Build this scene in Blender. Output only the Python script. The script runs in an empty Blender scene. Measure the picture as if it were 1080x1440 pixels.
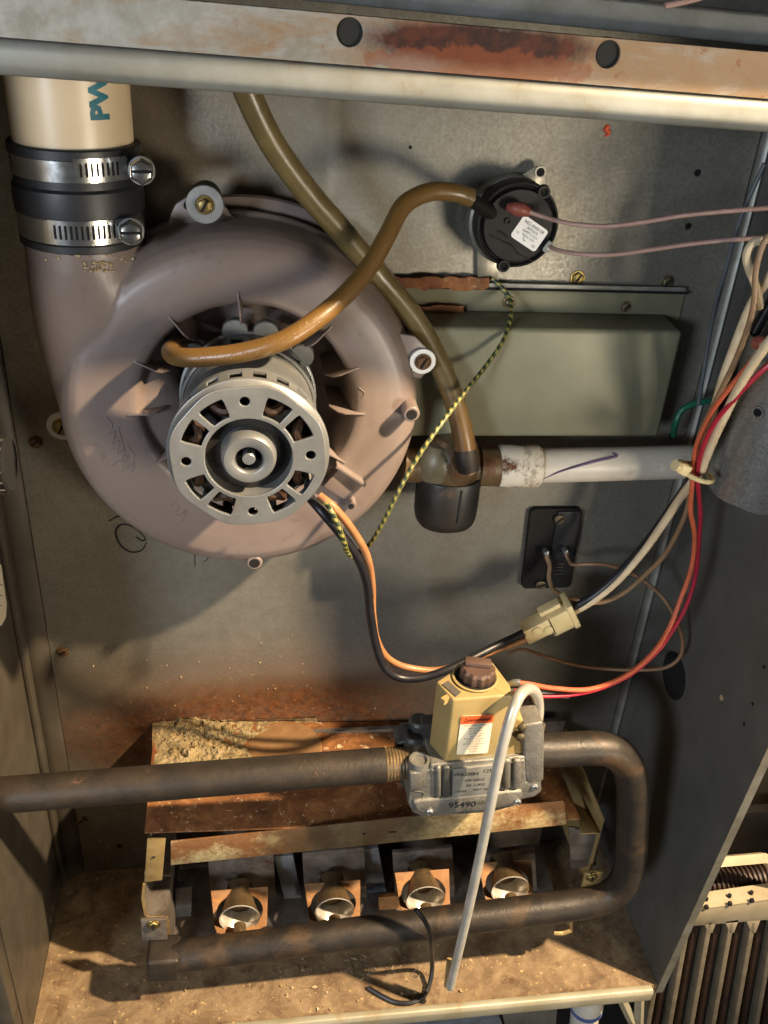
import bpy, bmesh, math, random
from mathutils import Vector, Matrix, noise as mnoise
random.seed(7)
C = bpy.context.scene.collection
PI = math.pi

# ------------------------------------------------------------------ camera
FPX, DC = 1280.0, 0.56                       # focal length in photo pixels, metres from lens to back panel
_a, _b, _c = .53, -.166, .0714
Rx = Matrix(((1,0,0),(0,math.cos(_a),-math.sin(_a)),(0,math.sin(_a),math.cos(_a))))
Ry = Matrix(((math.cos(_b),0,math.sin(_b)),(0,1,0),(-math.sin(_b),0,math.cos(_b))))
Rz = Matrix(((math.cos(_c),-math.sin(_c),0),(math.sin(_c),math.cos(_c),0),(0,0,1)))
RM = Rz @ Rx @ Ry                            # columns: world right, down, into, seen from the lens
CAMZ = 0.6996
CAM = Vector((0, -DC, CAMZ))
def ray(px, py):
    r = Vector(((px-540)/FPX, (py-720)/FPX, 1))
    return Vector((RM.col[0].dot(r), RM.col[2].dot(r), -RM.col[1].dot(r)))
def P(px, py, Y=0.0):
    d = ray(px, py); return CAM + d*((DC+Y)/d.y)
def PZ(px, py, Z):
    d = ray(px, py); return CAM + d*((Z-CAMZ)/d.z)
def PX(px, py, X):
    d = ray(px, py); return CAM + d*(X/d.x)
def K(px, py, Y):                            # metres per photo pixel there
    d = ray(px, py); return (DC+Y)/d.y/FPX
cd = bpy.data.cameras.new('camera'); cam = bpy.data.objects.new('camera', cd); C.objects.link(cam)
def _cw(i): return Vector((RM[i][0], RM[i][2], -RM[i][1]))
xr, yd, zf = _cw(0), _cw(1), _cw(2)
cam.matrix_world = Matrix(((xr.x,-yd.x,-zf.x,CAM.x),(xr.y,-yd.y,-zf.y,CAM.y),(xr.z,-yd.z,-zf.z,CAM.z),(0,0,0,1)))
cd.sensor_fit = 'VERTICAL'; cd.sensor_height = 36; cd.lens = 36*FPX/1440
cd.clip_start = .01; cd.clip_end = 50
bpy.context.scene.camera = cam

# ------------------------------------------------------------------ light
w = bpy.data.worlds.new('World'); bpy.context.scene.world = w; w.use_nodes = True
w.node_tree.nodes['Background'].inputs[0].default_value = (.62, .66, .70, 1)
w.node_tree.nodes['Background'].inputs[1].default_value = .055
def lamp(kind, name, loc, target, power, color, size):
    l = bpy.data.lights.new(name, kind); o = bpy.data.objects.new(name, l); C.objects.link(o)
    l.energy = power; l.color = color
    if kind == 'AREA': l.shape = 'DISK'; l.size = size
    else: l.shadow_soft_size = size
    if kind == 'SPOT': l.spot_size = math.radians(44); l.spot_blend = .45
    o.location = loc
    o.rotation_euler = (Vector(target)-Vector(loc)).to_track_quat('-Z', 'Y').to_euler()
    return o
lamp('SPOT', 'work_lamp', (.86, -.57, 1.30), (-.02, -.10, .04), 275, (1, .77, .51), .024)
rl = lamp('AREA', 'room_lamp', (.80, -1.10, .36), (.06, 0, .60), 2.7, (1, .88, .70), .30)
rl.data.spread = math.radians(95)
lamp('AREA', 'window_light', (-.95, -1.45, .72), (0, 0, .48), 17, (.78, .88, 1), .36)
vs = bpy.context.scene.view_settings
vs.view_transform = 'Standard'; vs.look = 'None'; vs.gamma = 1; vs.use_curve_mapping = False; vs.exposure = 0

# ------------------------------------------------------------------ materials
def L3(h):
    h = h.lstrip('#'); o = []
    for i in (0, 2, 4):
        c = int(h[i:i+2], 16)/255
        o.append(c/12.92 if c <= .04045 else ((c+.055)/1.055)**2.4)
    return (*o, 1)
class NT:
    def __init__(s, name):
        s.m = bpy.data.materials.new(name); s.m.use_nodes = True
        s.t = s.m.node_tree; s.n = s.t.nodes; s.p = s.n['Principled BSDF']
        s.tc = s.n.new('ShaderNodeTexCoord'); s.geo = s.n.new('ShaderNodeNewGeometry')
    def lk(s, a, b): s.t.links.new(a, b)
    def noise(s, scale, detail=5, rough=.6, vec=None, dist=0):
        x = s.n.new('ShaderNodeTexNoise'); x.inputs['Scale'].default_value = scale
        x.inputs['Detail'].default_value = detail; x.inputs['Roughness'].default_value = rough
        x.inputs['Distortion'].default_value = dist
        s.lk(vec if vec is not None else s.tc.outputs['Object'], x.inputs['Vector']); return x.outputs['Fac']
    def ramp(s, f, stops):
        x = s.n.new('ShaderNodeValToRGB'); e = x.color_ramp.elements
        while len(e) < len(stops): e.new(.5)
        for i, (p, c) in enumerate(stops):
            e[i].position = p; e[i].color = c if len(c) == 4 else (*c, 1)
        s.lk(f, x.inputs[0]); return x.outputs[0]
    def bw(s, f, a, b): return s.ramp(f, [(a, (0,0,0,1)), (b, (1,1,1,1))])
    def mix(s, f, a, b, mode='MIX'):
        x = s.n.new('ShaderNodeMix'); x.data_type = 'RGBA'; x.blend_type = mode
        if isinstance(f, (int, float)): x.inputs[0].default_value = f
        else: s.lk(f, x.inputs[0])
        for v, i in ((a, 6), (b, 7)):
            if isinstance(v, tuple): x.inputs[i].default_value = v
            else: s.lk(v, x.inputs[i])
        return x.outputs[2]
    def math(s, op, a, b=0.0, clamp=False):
        x = s.n.new('ShaderNodeMath'); x.operation = op; x.use_clamp = clamp
        for v, i in ((a, 0), (b, 1)):
            if isinstance(v, (int, float)): x.inputs[i].default_value = v
            else: s.lk(v, x.inputs[i])
        return x.outputs[0]
    def bump(s, f, strength, dist=.001):
        x = s.n.new('ShaderNodeBump'); x.inputs['Strength'].default_value = strength
        x.inputs['Distance'].default_value = dist; s.lk(f, x.inputs['Height'])
        s.lk(x.outputs[0], s.p.inputs['Normal'])
    def mapped(s, scale, rot=(0,0,0), src='Object'):
        x = s.n.new('ShaderNodeMapping'); x.inputs['Scale'].default_value = scale; x.inputs['Rotation'].default_value = rot
        s.lk(s.tc.outputs[src], x.inputs[0]); return x.outputs[0]
    def blob(s, c, r, amp=.6, scale=30):
        """0..1 stain or shadow mask round the world point c with radii r, uneven edge"""
        v = s.n.new('ShaderNodeVectorMath'); v.operation = 'SUBTRACT'; s.lk(s.geo.outputs['Position'], v.inputs[0]); v.inputs[1].default_value = c
        d = s.n.new('ShaderNodeVectorMath'); d.operation = 'DIVIDE'; s.lk(v.outputs[0], d.inputs[0]); d.inputs[1].default_value = r
        l = s.n.new('ShaderNodeVectorMath'); l.operation = 'LENGTH'; s.lk(d.outputs[0], l.inputs[0])
        nz = s.noise(scale, 6, .65, s.geo.outputs['Position'])
        q = s.math('ADD', l.outputs['Value'], s.math('MULTIPLY', s.math('SUBTRACT', nz, .5), amp*2))
        return s.math('SUBTRACT', 1, q)
def mat(name, c1, c2=None, rough=.5, metal=0.0, scale=60, bump=.0, bscale=400, spec=None, coat=0, rust=0, rustc=('#6b3a18', '#a8642c'), rscale=40, dirt=0, dscale=25, dirtc='#2a2016', trans=0, roughvar=.12):
    s = NT(name); c1 = L3(c1); c2 = L3(c2) if c2 else tuple(v*.75 for v in c1[:3])+(1,)
    n = s.noise(scale, 6, .62)
    col = s.mix(s.bw(n, .35, .65), c1, c2)
    rv = s.math('ADD', s.math('MULTIPLY', s.math('SUBTRACT', s.noise(scale*2.3, 4), .5), roughvar*2), rough, True)
    if dirt:
        f = s.bw(s.noise(dscale, 8, .7, dist=.4), .62-dirt*.3, .72)
        col = s.mix(s.math('MULTIPLY', f, .75), col, L3(dirtc)); rv = s.math('ADD', rv, s.math('MULTIPLY', f, .2), True)
    if rust:
        f = s.bw(s.noise(rscale, 9, .72, dist=.3), .66-rust*.4, .74-rust*.3)
        rc = s.mix(s.bw(s.noise(rscale*3.7, 6), .35, .65), L3(rustc[0]), L3(rustc[1]))
        col = s.mix(f, col, rc); rv = s.math('ADD', rv, s.math('MULTIPLY', f, .35), True)
        mv = s.math('MULTIPLY', s.math('SUBTRACT', 1, f), metal); s.lk(mv, s.p.inputs['Metallic'])
    else: s.p.inputs['Metallic'].default_value = metal
    s.lk(col, s.p.inputs['Base Color']); s.lk(rv, s.p.inputs['Roughness'])
    if bump: s.bump(s.noise(bscale, 5, .65), bump)
    if coat: s.p.inputs['Coat Weight'].default_value = coat; s.p.inputs['Coat Roughness'].default_value = .15
    if spec is not None: s.p.inputs['Specular IOR Level'].default_value = spec
    if trans: s.p.inputs['Transmission Weight'].default_value = trans; s.p.inputs['IOR'].default_value = 1.35
    return s.m

# back panel: dulled galvanised steel, mottled, rusted above the burners
def wall_material():
    s = NT('galvanised_panel'); pos = s.geo.outputs['Position']
    a = s.bw(s.noise(16, 7, .6, pos), .3, .7)
    col = s.mix(a, L3('#87847a'), L3('#9a968a'))
    sp = s.bw(s.noise(430, 4, .75, pos), .40, .62)
    col = s.mix(s.math('MULTIPLY', sp, .48), col, L3('#6e675a'))
    st = s.bw(s.noise(7, 8, .7, pos, .6), .5, .72)
    col = s.mix(s.math('MULTIPLY', st, .3), col, L3('#6f6857'))
    # shadow of the top rail painted brown into the panel at the left
    b0 = s.bw(s.blob(P(265, 200), (.12, 1, .10), .5, 14), .1, .5)
    col = s.mix(s.math('MULTIPLY', b0, .45), col, L3('#6a5230'))
    # scorched and rusted zone
    b1 = s.bw(s.blob(P(360, 1010), (.20, 1, .090), .22, 18), .0, .75)
    col = s.mix(b1, col, L3('#6a4623'))
    rust = s.mix(s.bw(s.noise(130, 8, .75, pos), .38, .62), L3('#452208'), L3('#7a4518'))
    b2 = s.bw(s.blob(P(370, 1030), (.20, 1, .064), .30, 24), .02, .50)
    col = s.mix(b2, col, rust)
    flake = s.math('MULTIPLY', s.bw(s.noise(230, 5, .6, pos), .62, .68), s.bw(s.blob(P(340, 990), (.22, 1, .10), .5, 40), 0, .5))
    col = s.mix(s.math('MULTIPLY', flake, .6), col, L3('#a98f66'))
    b3 = s.bw(s.blob(P(120, 1190), (.07, 1, .05), .7, 40), .05, .5)
    col = s.mix(s.math('MULTIPLY', b3, .8), col, L3('#5a4a34'))
    fl2 = s.math('MULTIPLY', s.bw(s.noise(180, 6, .7, pos), .58, .68), s.bw(s.blob(P(140, 1230), (.09, 1, .05), .5, 40), 0, .5))
    col = s.mix(fl2, col, L3('#8d7f68'))
    sc1 = s.bw(s.noise(26, 4, .6, s.mapped((1, 1, .06), (0, .5, 0))), .66, .70)
    col = s.mix(s.math('MULTIPLY', sc1, .22), col, L3('#b5b0a2'))
    mo = s.bw(s.noise(110, 6, .75, pos), .42, .60)
    col = s.mix(s.math('MULTIPLY', mo, .28), col, L3('#69614f'))
    spk = s.bw(s.noise(900, 2, .5, pos), .70, .74)
    col = s.mix(s.math('MULTIPLY', spk, .6), col, L3('#c7bda4'))
    s.lk(col, s.p.inputs['Base Color'])
    any_r = s.math('MAXIMUM', b1, b3)
    s.lk(s.math('MULTIPLY', s.math('SUBTRACT', 1, any_r), .5), s.p.inputs['Metallic'])
    s.lk(s.math('ADD', s.math('ADD', .40, s.math('MULTIPLY', sp, .14)), s.math('MULTIPLY', any_r, .3), True), s.p.inputs['Roughness'])
    s.bump(s.math('ADD', s.noise(430, 4, .75, pos), s.math('MULTIPLY', s.noise(5, 2, .5, pos), 14)), .16, .001)
    return s.m
def rusty_floor():
    s = NT('rusted_shelf'); pos = s.geo.outputs['Position']
    col = s.ramp(s.noise(38, 9, .72, pos, .5), [(.28, L3('#4a3825')), (.45, L3('#766045')), (.58, L3('#8c7657')), (.74, L3('#a18e70'))])
    f = s.bw(s.noise(170, 6, .7, pos), .60, .67)
    col = s.mix(s.math('MULTIPLY', f, .8), col, L3('#d8b478'))
    d = s.bw(s.noise(55, 8, .72, pos), .54, .68)
    col = s.mix(s.math('MULTIPLY', d, .8), col, L3('#4a2a14'))
    g = s.bw(s.blob(P(190, 1330), (.13, .10, .08), .6, 22), .0, .5)
    col = s.mix(s.math('MULTIPLY', g, .75), col, L3('#4a4438'))
    s.lk(col, s.p.inputs['Base Color']); s.p.inputs['Roughness'].default_value = .75
    s.bump(s.noise(170, 8, .72, pos), .9, .0012); return s.m
def rusty_lid():
    s = NT('rusted_lid'); pos = s.geo.outputs['Position']
    col = s.ramp(s.noise(30, 9, .72, pos, .6), [(.30, L3('#3a2010')), (.46, L3('#70451f')), (.58, L3('#946236')), (.72, L3('#ac8452'))])
    f = s.bw(s.noise(150, 6, .7, pos, .5), .60, .66)
    col = s.mix(s.math('MULTIPLY', f, .85), col, L3('#d9c096'))
    r = s.bw(s.noise(19, 5, .6, pos), .52, .62)
    col = s.mix(s.math('MULTIPLY', r, .55), col, L3('#6b2f12'))
    s.lk(col, s.p.inputs['Base Color']); s.p.inputs['Roughness'].default_value = .7
    s.bump(s.noise(190, 8, .72, pos), .9, .0012); return s.m
def lip_material():
    s = NT('heat_stained_shadowed_lip'); pos = s.geo.outputs['Position']
    col = s.mix(s.bw(s.noise(160, 6, .65, pos, 1.2), .40, .60), L3('#b39a68'), L3('#d2bd8c'))
    r = s.bw(s.noise(24, 7, .7, pos), .43, .56)
    col = s.mix(s.math('MULTIPLY', r, .85), col, L3('#7d471f'))
    d = s.bw(s.blob(P(500, 1165, -.115), (.085, 1, .05), .5, 30), .0, .4)  # dark blob paints the gas valve's cast shadow into the lip
    col = s.mix(s.math('MULTIPLY', d, .85), col, L3('#4a3c2a'))
    s.lk(col, s.p.inputs['Base Color']); s.p.inputs['Roughness'].default_value = .55; s.p.inputs['Metallic'].default_value = .25
    s.bump(s.noise(220, 6, .7, pos), .5, .001); return s.m
def rail_material():
    s = NT('rusted_rail'); pos = s.geo.outputs['Position']
    col = s.mix(s.bw(s.noise(60, 8, .7, pos), .35, .65), L3('#b0aca2'), L3('#8e8879'))
    # orange wash along the rail, right half stronger
    sx = s.n.new('ShaderNodeSeparateXYZ'); s.lk(pos, sx.inputs[0])
    gx = s.math('MULTIPLY', s.math('ADD', sx.outputs[0], .12), 4.0, True)
    n1 = s.noise(70, 8, .72, s.mapped((.35, 1, 1), src='Object'), .5)
    o = s.bw(s.math('ADD', n1, s.math('MULTIPLY', gx, .20)), .56, .74)
    col = s.mix(s.math('MULTIPLY', o, .75), col, L3('#9a7244'))
    o2 = s.bw(s.noise(160, 7, .72, pos), .60, .70)
    col = s.mix(s.math('MULTIPLY', s.math('MULTIPLY', o2, gx), .9), col, L3('#8a4c1e'))
    # dark red rust streak between the two holes
    b = s.bw(s.blob(P(672, 62, -.165), (.062, 1, .0095), .38, 70), .0, .38)
    rc = s.mix(s.bw(s.noise(110, 6, .7, pos), .4, .6), L3('#2a0f09'), L3('#57260f'))
    col = s.mix(b, col, rc)
    b4 = s.bw(s.blob(P(672, 92, -.165), (.060, 1, .008), .9, 120), .15, .30)
    col = s.mix(s.math('MULTIPLY', b4, .6), col, L3('#8a4620'))
    s.lk(col, s.p.inputs['Base Color']); s.p.inputs['Roughness'].default_value = .55; s.p.inputs['Metallic'].default_value = .2
    s.bump(s.noise(300, 6, .7, pos), .25, .001); return s.m
def wire_stripe(name, ca, cb, twist):
    s = NT(name); uv = s.tc.outputs['UV']; sx = s.n.new('ShaderNodeSeparateXYZ'); s.lk(uv, sx.inputs[0])
    f = s.math('FRACT', s.math('ADD', sx.outputs[0], s.math('MULTIPLY', sx.outputs[1], twist)))
    col = s.mix(s.math('GREATER_THAN', f, .45), L3(ca), L3(cb))
    s.lk(col, s.p.inputs['Base Color']); s.p.inputs['Roughness'].default_value = .4; return s.m
def hose_material(name, c1, c2, ends, trans=.0, wet=False):
    s = NT(name); uv = s.tc.outputs['UV']; sx = s.n.new('ShaderNodeSeparateXYZ'); s.lk(uv, sx.inputs[0])
    n = s.noise(35, 6, .65)
    col = s.mix(s.bw(n, .35, .65), L3(c1), L3(c2))
    s.lk(s.mix(s.bw(sx.outputs[1], ends[0], ends[1]), col, L3(ends[2])), s.p.inputs['Base Color'])
    s.p.inputs['Roughness'].default_value = .34; s.p.inputs['Coat Weight'].default_value = .15; s.p.inputs['Coat Roughness'].default_value = .3
    s.p.inputs['Subsurface Weight'].default_value = .15; s.p.inputs['Subsurface Radius'].default_value = (.004, .002, .0008)
    s.bump(s.bw(s.noise(800, 3, .5), .58, .7) if wet else s.noise(300, 3), .35 if wet else .08, .0006); return s.m
MW = wall_material(); MFLOOR = rusty_floor(); MLID = rusty_lid(); MLIP = lip_material(); MRAIL = rail_material()
M = dict(
 galv=mat('galvanised_sheet', '#9b988c', '#827d6f', .38, .6, 40, .06, 600, dirt=.25, dscale=14, dirtc='#5d5038'),
 galvw=mat('worn_galvanised', '#9c9b94', '#807e74', .48, .4, 50, .08, 500, rust=.06, rscale=30),
 hem=mat('rolled_zinc_lip', '#95968f', '#807f74', .52, .35, 30, .05, 500, dirt=.12, dscale=60, dirtc='#7a6a48'),
 side=mat('grey_side_panel', '#5c5549', '#4c463c', .42, .3, 25, .06, 500, dirt=.2, dscale=18, dirtc='#3a2c1c'),
 sider=mat('slate_side_panel', '#6c6a63', '#605e57', .45, .3, 25, .06, 500, dirt=.04, dscale=6),
 dark=mat('dark_interior', '#15120e', '#1d1812', .8),
 recess=mat('dim_recess', '#26251f', '#1c1b17', .8),
 hole=mat('hole_black', '#070605', None, .9),
 plastic=mat('mauve_brown_plastic', '#7f716a', '#75675f', .38, 0, 22, .05, 900, dirt=.06, dscale=50, dirtc='#5c4b42', roughvar=.08),
 pvc=mat('cream_pvc', '#e2ccaa', '#d8c09c', .35, 0, 15, .02, roughvar=.05),
 pvcw=mat('white_pvc', '#d9cfc0', '#c6bba8', .4, 0, 20, .03, dirt=.16, dscale=30, dirtc='#8f7f66'),
 pvcd=mat('rusty_white_pvc', '#e3d8c4', '#d2c5ac', .5, 0, 20, .1, rust=.42, rscale=55, rustc=('#3a1a0c', '#6d4022')),
 teal=mat('teal_print', '#1d6f7c', '#175a66', .5),
 rubber=mat('black_rubber', '#1b1c1e', '#232425', .45, 0, 30, .06, 700),
 blackp=mat('black_plastic', '#131110', '#1b1714', .55, 0, 40, .1, 900, spec=.3),
 steel=mat('bright_steel', '#c9c8c4', '#b2b0aa', .22, .95, 80, .03, 900, roughvar=.08),
 zinc=mat('zinc_washer', '#c4c5c4', '#a9aaa8', .35, .8, 90, .05, 700),
 brass=mat('brassy_screw', '#a3905c', '#7d6b40', .35, .85, 200, .1, 900),
 dullscrew=mat('dull_screw', '#7d735c', '#5d533d', .45, .7, 300, .2, 900, dirt=.2, dscale=200),
 rustscrew=mat('rusty_screw', '#5a4028', '#6f5130', .7, .2, 300, .3, 900),
 motor=mat('zinc_plated_motor', '#8d8e8c', '#787977', .42, .5, 35, .05, 800, dirt=.10, dscale=30, dirtc='#75644a', roughvar=.15),
 coil=mat('motor_core', '#0d0c0b', '#1d1610', .7, .1, 150, .4, 300),
 gasket=mat('label_white', '#e9e6df', '#dedbd3', .45),
 ink=mat('black_ink', '#18171a', None, .5),
 inkgrey=mat('grey_ink', '#4a463f', '#5c564b', .6),
 cover=mat('olive_grey_cover', '#828068', '#716e58', .5, .08, 14, .08, 300, dirt=.26, dscale=16, dirtc='#6a6248'),
 rustplate=mat('rusted_strip', '#5a3019', '#8d5a30', .8, 0, 90, .6, 250, rust=.3, rustc=('#3a1a0c', '#b3906a'), rscale=140),
 amber=mat('amber_tee', '#54432e', '#6a563b', .34, 0, 45, .2, 300, rust=.4, rustc=('#3d1e0c', '#6b3b18'), rscale=60, coat=.4),
 haze=mat('cloudy_film', '#5f5946', '#736b56', .4, 0, 60, .1, 300),
 cap=mat('black_trap_cup', '#211f1d', '#2a2723', .45, 0, 30, .05, 500, dirt=.12, dscale=60, dirtc='#4a3420'),
 pink=mat('dusty_pink_wire', '#a98a80', '#947468', .5), pinkboot=mat('red_boot', '#8a4a3c', '#743a2e', .5, 0, 90),
 white=mat('cream_wire', '#dcc8a6', '#c8b08a', .42, 0, 90), tan=mat('tan_wire', '#9a7a58', '#86684a', .5),
 brown=mat('brown_wire', '#8d6a4c', '#7a583c', .5, 0, 90), orange=mat('orange_wire', '#cc6440', '#b85636', .45),
 orangel=mat('orange_lead', '#ad7a50', '#956642', .42, 0, 80), red=mat('red_wire', '#b02438', '#98202f', .4),
 grey=mat('grey_wire', '#565c60', '#494e52', .45), black=mat('black_wire', '#17161a', '#201f22', .42),
 green=mat('green_wire', '#1f6a4e', '#185540', .45), conn=mat('cream_nylon', '#e3cf9c', '#d8c28c', .45, 0, 60),
 gyl=wire_stripe('yellow_green_wire', '#8f8748', '#28331f', 190),
 pipe=mat('black_iron', '#2b2723', '#3a332b', .46, .35, 60, .3, 300, dirt=.3, dscale=30, dirtc='#5a4126', roughvar=.15),
 piperust=mat('rusty_black_iron', '#2d2822', '#3d342a', .5, .3, 55, .35, 260, rust=.10, rscale=45, rustc=('#5d3820', '#7d5430')),
 thread=mat('threaded_end', '#7d6748', '#5a4a34', .45, .5, 120, .3, 300),
 alu=mat('cast_aluminium', '#87847c', '#6f6b63', .5, .5, 90, .5, 420, dirt=.2, dscale=70, dirtc='#5d5346'),
 darkalu=mat('dark_casting', '#5a5a56', '#484845', .45, .5, 70, .25, 500),
 tan_c=mat('tan_valve_cover', '#a28d5c', '#957f50', .5, 0, 18, .12, 900, dirt=.05, dscale=40, dirtc='#7d683c'),
 knob=mat('brown_knob', '#4d3a32', '#5b463b', .5, 0, 60, .1, 500),
 orange_l=mat('warning_orange', '#e8622e', '#dd5a2a', .5), paper=mat('label_paper', '#ece0c6', '#e0d2b4', .55),
 tube=mat('aluminium_tube', '#d4d0c6', '#bdb8aa', .34, .45, 60, .06, 700),
 flare=mat('burner_steel', '#dcd8ce', '#c4beb0', .30, .45, 90, .15, 400, rust=.04, rscale=120),
 rustp=mat('rusted_burner_plate', '#a0764a', '#845830', .6, .1, 70, .5, 300, rust=.25, rustc=('#7a3f16', '#c98f4c'), rscale=90),
 tanm=mat('tan_bracket', '#a58c5c', '#8f764a', .5, .25, 70, .3, 400, rust=.15, rscale=60),
 cake=mat('crumbled_insulation', '#9a8660', '#665632', .9, 0, 110, .9, 500, rust=.34, rustc=('#b7a27a', '#45301a'), rscale=230),
 greyrust=mat('rusty_shaded_steel', '#6a6259', '#4a4037', .65, .15, 70, .5, 250, rust=.18, rscale=50, rustc=('#3a1c10', '#5a2f1a')),
 bluish=mat('blue_grey_steel', '#8a8f95', '#70747a', .45, .4, 60, .2, 300, dirt=.2, dscale=60),
 shield=mat('crystalline_galvanised', '#a3a098', '#8a867d', .30, .6, 400, .12, 700, roughvar=.2),
 hemf=mat('zinc_front_hem', '#aaa48f', '#979078', .5, .3, 25, .1, 500, dirt=.2, dscale=40, dirtc='#8d7040'),
 fin=mat('dusty_fin_metal', '#8a7f6c', '#746a59', .5, .35, 60, .2, 400),
 finl=mat('dusty_header_metal', '#b8aa8f', '#a39578', .45, .3, 40, .15, 400),
 coilp=mat('ribbed_brown_tube', '#3a2a20', '#2c1f18', .5, .2, 60),
 orangemark=mat('orange_scrap', '#d8562a', '#c24a22', .6),
 chalk=mat('white_fleck', '#bca985', '#94794f', .8),
)
MHOSE = hose_material('amber_hose', '#584526', '#66522f', (.0, .02, '#6a4e26'), wet=True)
MDRAIN = hose_material('olive_drain_hose', '#5a4d2e', '#6d5e3a', (.20, .30, '#45200e'))

# ------------------------------------------------------------------ mesh helpers
def smooth_path(pts, sub=8):
    pts = [Vector(p) for p in pts]
    if len(pts) < 3: return pts
    out = []
    ext = [pts[0]*2-pts[1]] + pts + [pts[-1]*2-pts[-2]]
    for i in range(1, len(ext)-2):
        p0, p1, p2, p3 = ext[i-1:i+3]
        for k in range(sub):
            t = k/sub
            out.append(.5*((2*p1)+(p2-p0)*t+(2*p0-5*p1+4*p2-p3)*t*t+(3*p1-p0-3*p2+p3)*t**3))
    out.append(pts[-1]); return out
class MB:
    def __init__(s): s.v = []; s.f = []; s.uv = {}
    def add(s, vs_, fs_):
        o = len(s.v); s.v += [Vector(v) for v in vs_]; s.f += [tuple(i+o for i in f) for f in fs_]; return s
    def box(s, c, size, rot=None):
        c = Vector(c); x, y, z = (d/2 for d in size); R = rot or Matrix.Identity(3)
        vs_ = [c + R @ Vector((a*x, b*y, d*z)) for a in (-1,1) for b in (-1,1) for d in (-1,1)]
        return s.add(vs_, [(0,1,3,2),(4,6,7,5),(0,4,5,1),(2,3,7,6),(0,2,6,4),(1,5,7,3)])
    def prism(s, poly, vec):
        vec = Vector(vec); n = len(poly); a = [Vector(p) for p in poly]; b = [p+vec for p in a]
        return s.add(a+b, [tuple(range(n))[::-1], tuple(range(n, 2*n))] + [(i, (i+1) % n, n+(i+1) % n, n+i) for i in range(n)])
    def loft(s, rings, cap=True, closed=True):
        n = len(rings[0]); vs_ = [p for r in rings for p in r]; fs_ = []
        for k in range(len(rings)-1):
            for i in range(n if closed else n-1):
                j = (i+1) % n; fs_.append((k*n+i, k*n+j, (k+1)*n+j, (k+1)*n+i))
        if cap: fs_ += [tuple(range(n))[::-1], tuple(range((len(rings)-1)*n, len(rings)*n))]
        return s.add(vs_, fs_)
    def tube(s, pts, r, n=12, sub=8, smooth=True, cap=True, squash=None):
        path = smooth_path(pts, sub) if smooth else [Vector(p) for p in pts]
        m = len(path); rs = r if isinstance(r, (list, tuple)) else [r]*2
        def rad(t):
            x = t*(len(rs)-1); i = min(int(x), len(rs)-2); return rs[i]+(rs[i+1]-rs[i])*(x-i)
        T = [(path[min(i+1, m-1)]-path[max(i-1, 0)]).normalized() for i in range(m)]
        up = Vector((0, 0, 1)) if abs(T[0].z) < .9 else Vector((1, 0, 0))
        N = (up - T[0]*up.dot(T[0])).normalized(); rings = []; o = len(s.v); d = 0
        for i in range(m):
            N = (N - T[i]*N.dot(T[i])).normalized(); B = T[i].cross(N)
            if i: d += (path[i]-path[i-1]).length
            q = rad(i/(m-1)); rings.append([path[i] + (N*math.cos(2*PI*k/n)+B*math.sin(2*PI*k/n))*q for k in range(n)])
            for k in range(n): s.uv[o+i*n+k] = (k/n, d)
        s.loft(rings, cap); return s
    def cyl(s, a, b, r0, r1=None, n=24):
        return s.tube([a, b], [r0, r0 if r1 is None else r1], n, smooth=False)
    def lathe(s, c, axis, prof, n=40, closed_profile=False, up=None, cap=True):
        """prof: (radius, distance along axis)"""
        ax = Vector(axis).normalized(); u = Vector(up) if up else (Vector((0,0,1)) if abs(ax.z) < .9 else Vector((1,0,0)))
        N = (u-ax*u.dot(ax)).normalized(); B = ax.cross(N); c = Vector(c)
        rings = [[c + ax*h + (N*math.cos(2*PI*k/n)+B*math.sin(2*PI*k/n))*max(r, 1e-5) for k in range(n)] for r, h in prof]
        if closed_profile: rings.append(rings[0]); return s.loft(rings, False)
        return s.loft(rings, cap)
    def build(s, name, m, parent=None, bevel=0, seg=2, loc=None, angle=35, flat=False):
        org = Vector(parent['_o']) if parent is not None else Vector(loc if loc is not None else (0,0,0))
        me = bpy.data.meshes.new(name)
        me.from_pydata([v-org for v in s.v], [], s.f)
        if s.uv:
            ul = me.uv_layers.new(name='UVMap')
            for l in me.loops:
                u = s.uv.get(l.vertex_index, (0, 0)); ul.data[l.index].uv = u
        bm = bmesh.new(); bm.from_mesh(me)
        bmesh.ops.recalc_face_normals(bm, faces=bm.faces)
        if bevel:
            es = [e for e in bm.edges if len(e.link_faces) == 2 and e.calc_face_angle(0) > .5]
            bmesh.ops.bevel(bm, geom=es, offset=bevel, segments=seg, affect='EDGES', profile=.5, clamp_overlap=True)
        bm.to_mesh(me); bm.free()
        if not flat:
            me.polygons.foreach_set('use_smooth', [True]*len(me.polygons)); me.set_sharp_from_angle(angle=math.radians(angle))
        me.materials.append(m)
        o = bpy.data.objects.new(name, me); C.objects.link(o)
        if parent is not None: o.parent = parent; o['_o'] = tuple(org)
        else: o.location = org; o['_o'] = tuple(org)
        return o
def thing(name, loc, label, cat, group=None):
    o = bpy.data.objects.new(name, None); C.objects.link(o); o.empty_display_size = .02
    o.location = loc; o['_o'] = tuple(loc); o['label'] = label; o['category'] = cat
    if group: o['group'] = group
    return o
def tag(o, label, cat, group=None):
    o['label'] = label; o['category'] = cat
    if group: o['group'] = group
    return o
def struct(o): o['kind'] = 'structure'; return o
def copy_tree(o, loc=None, label=None, parent=None):
    c = o.copy(); C.objects.link(c); c.parent = parent
    if loc is not None: c.location = loc
    if label: c['label'] = label
    for ch in o.children: copy_tree(ch, parent=c)
    return c
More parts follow.
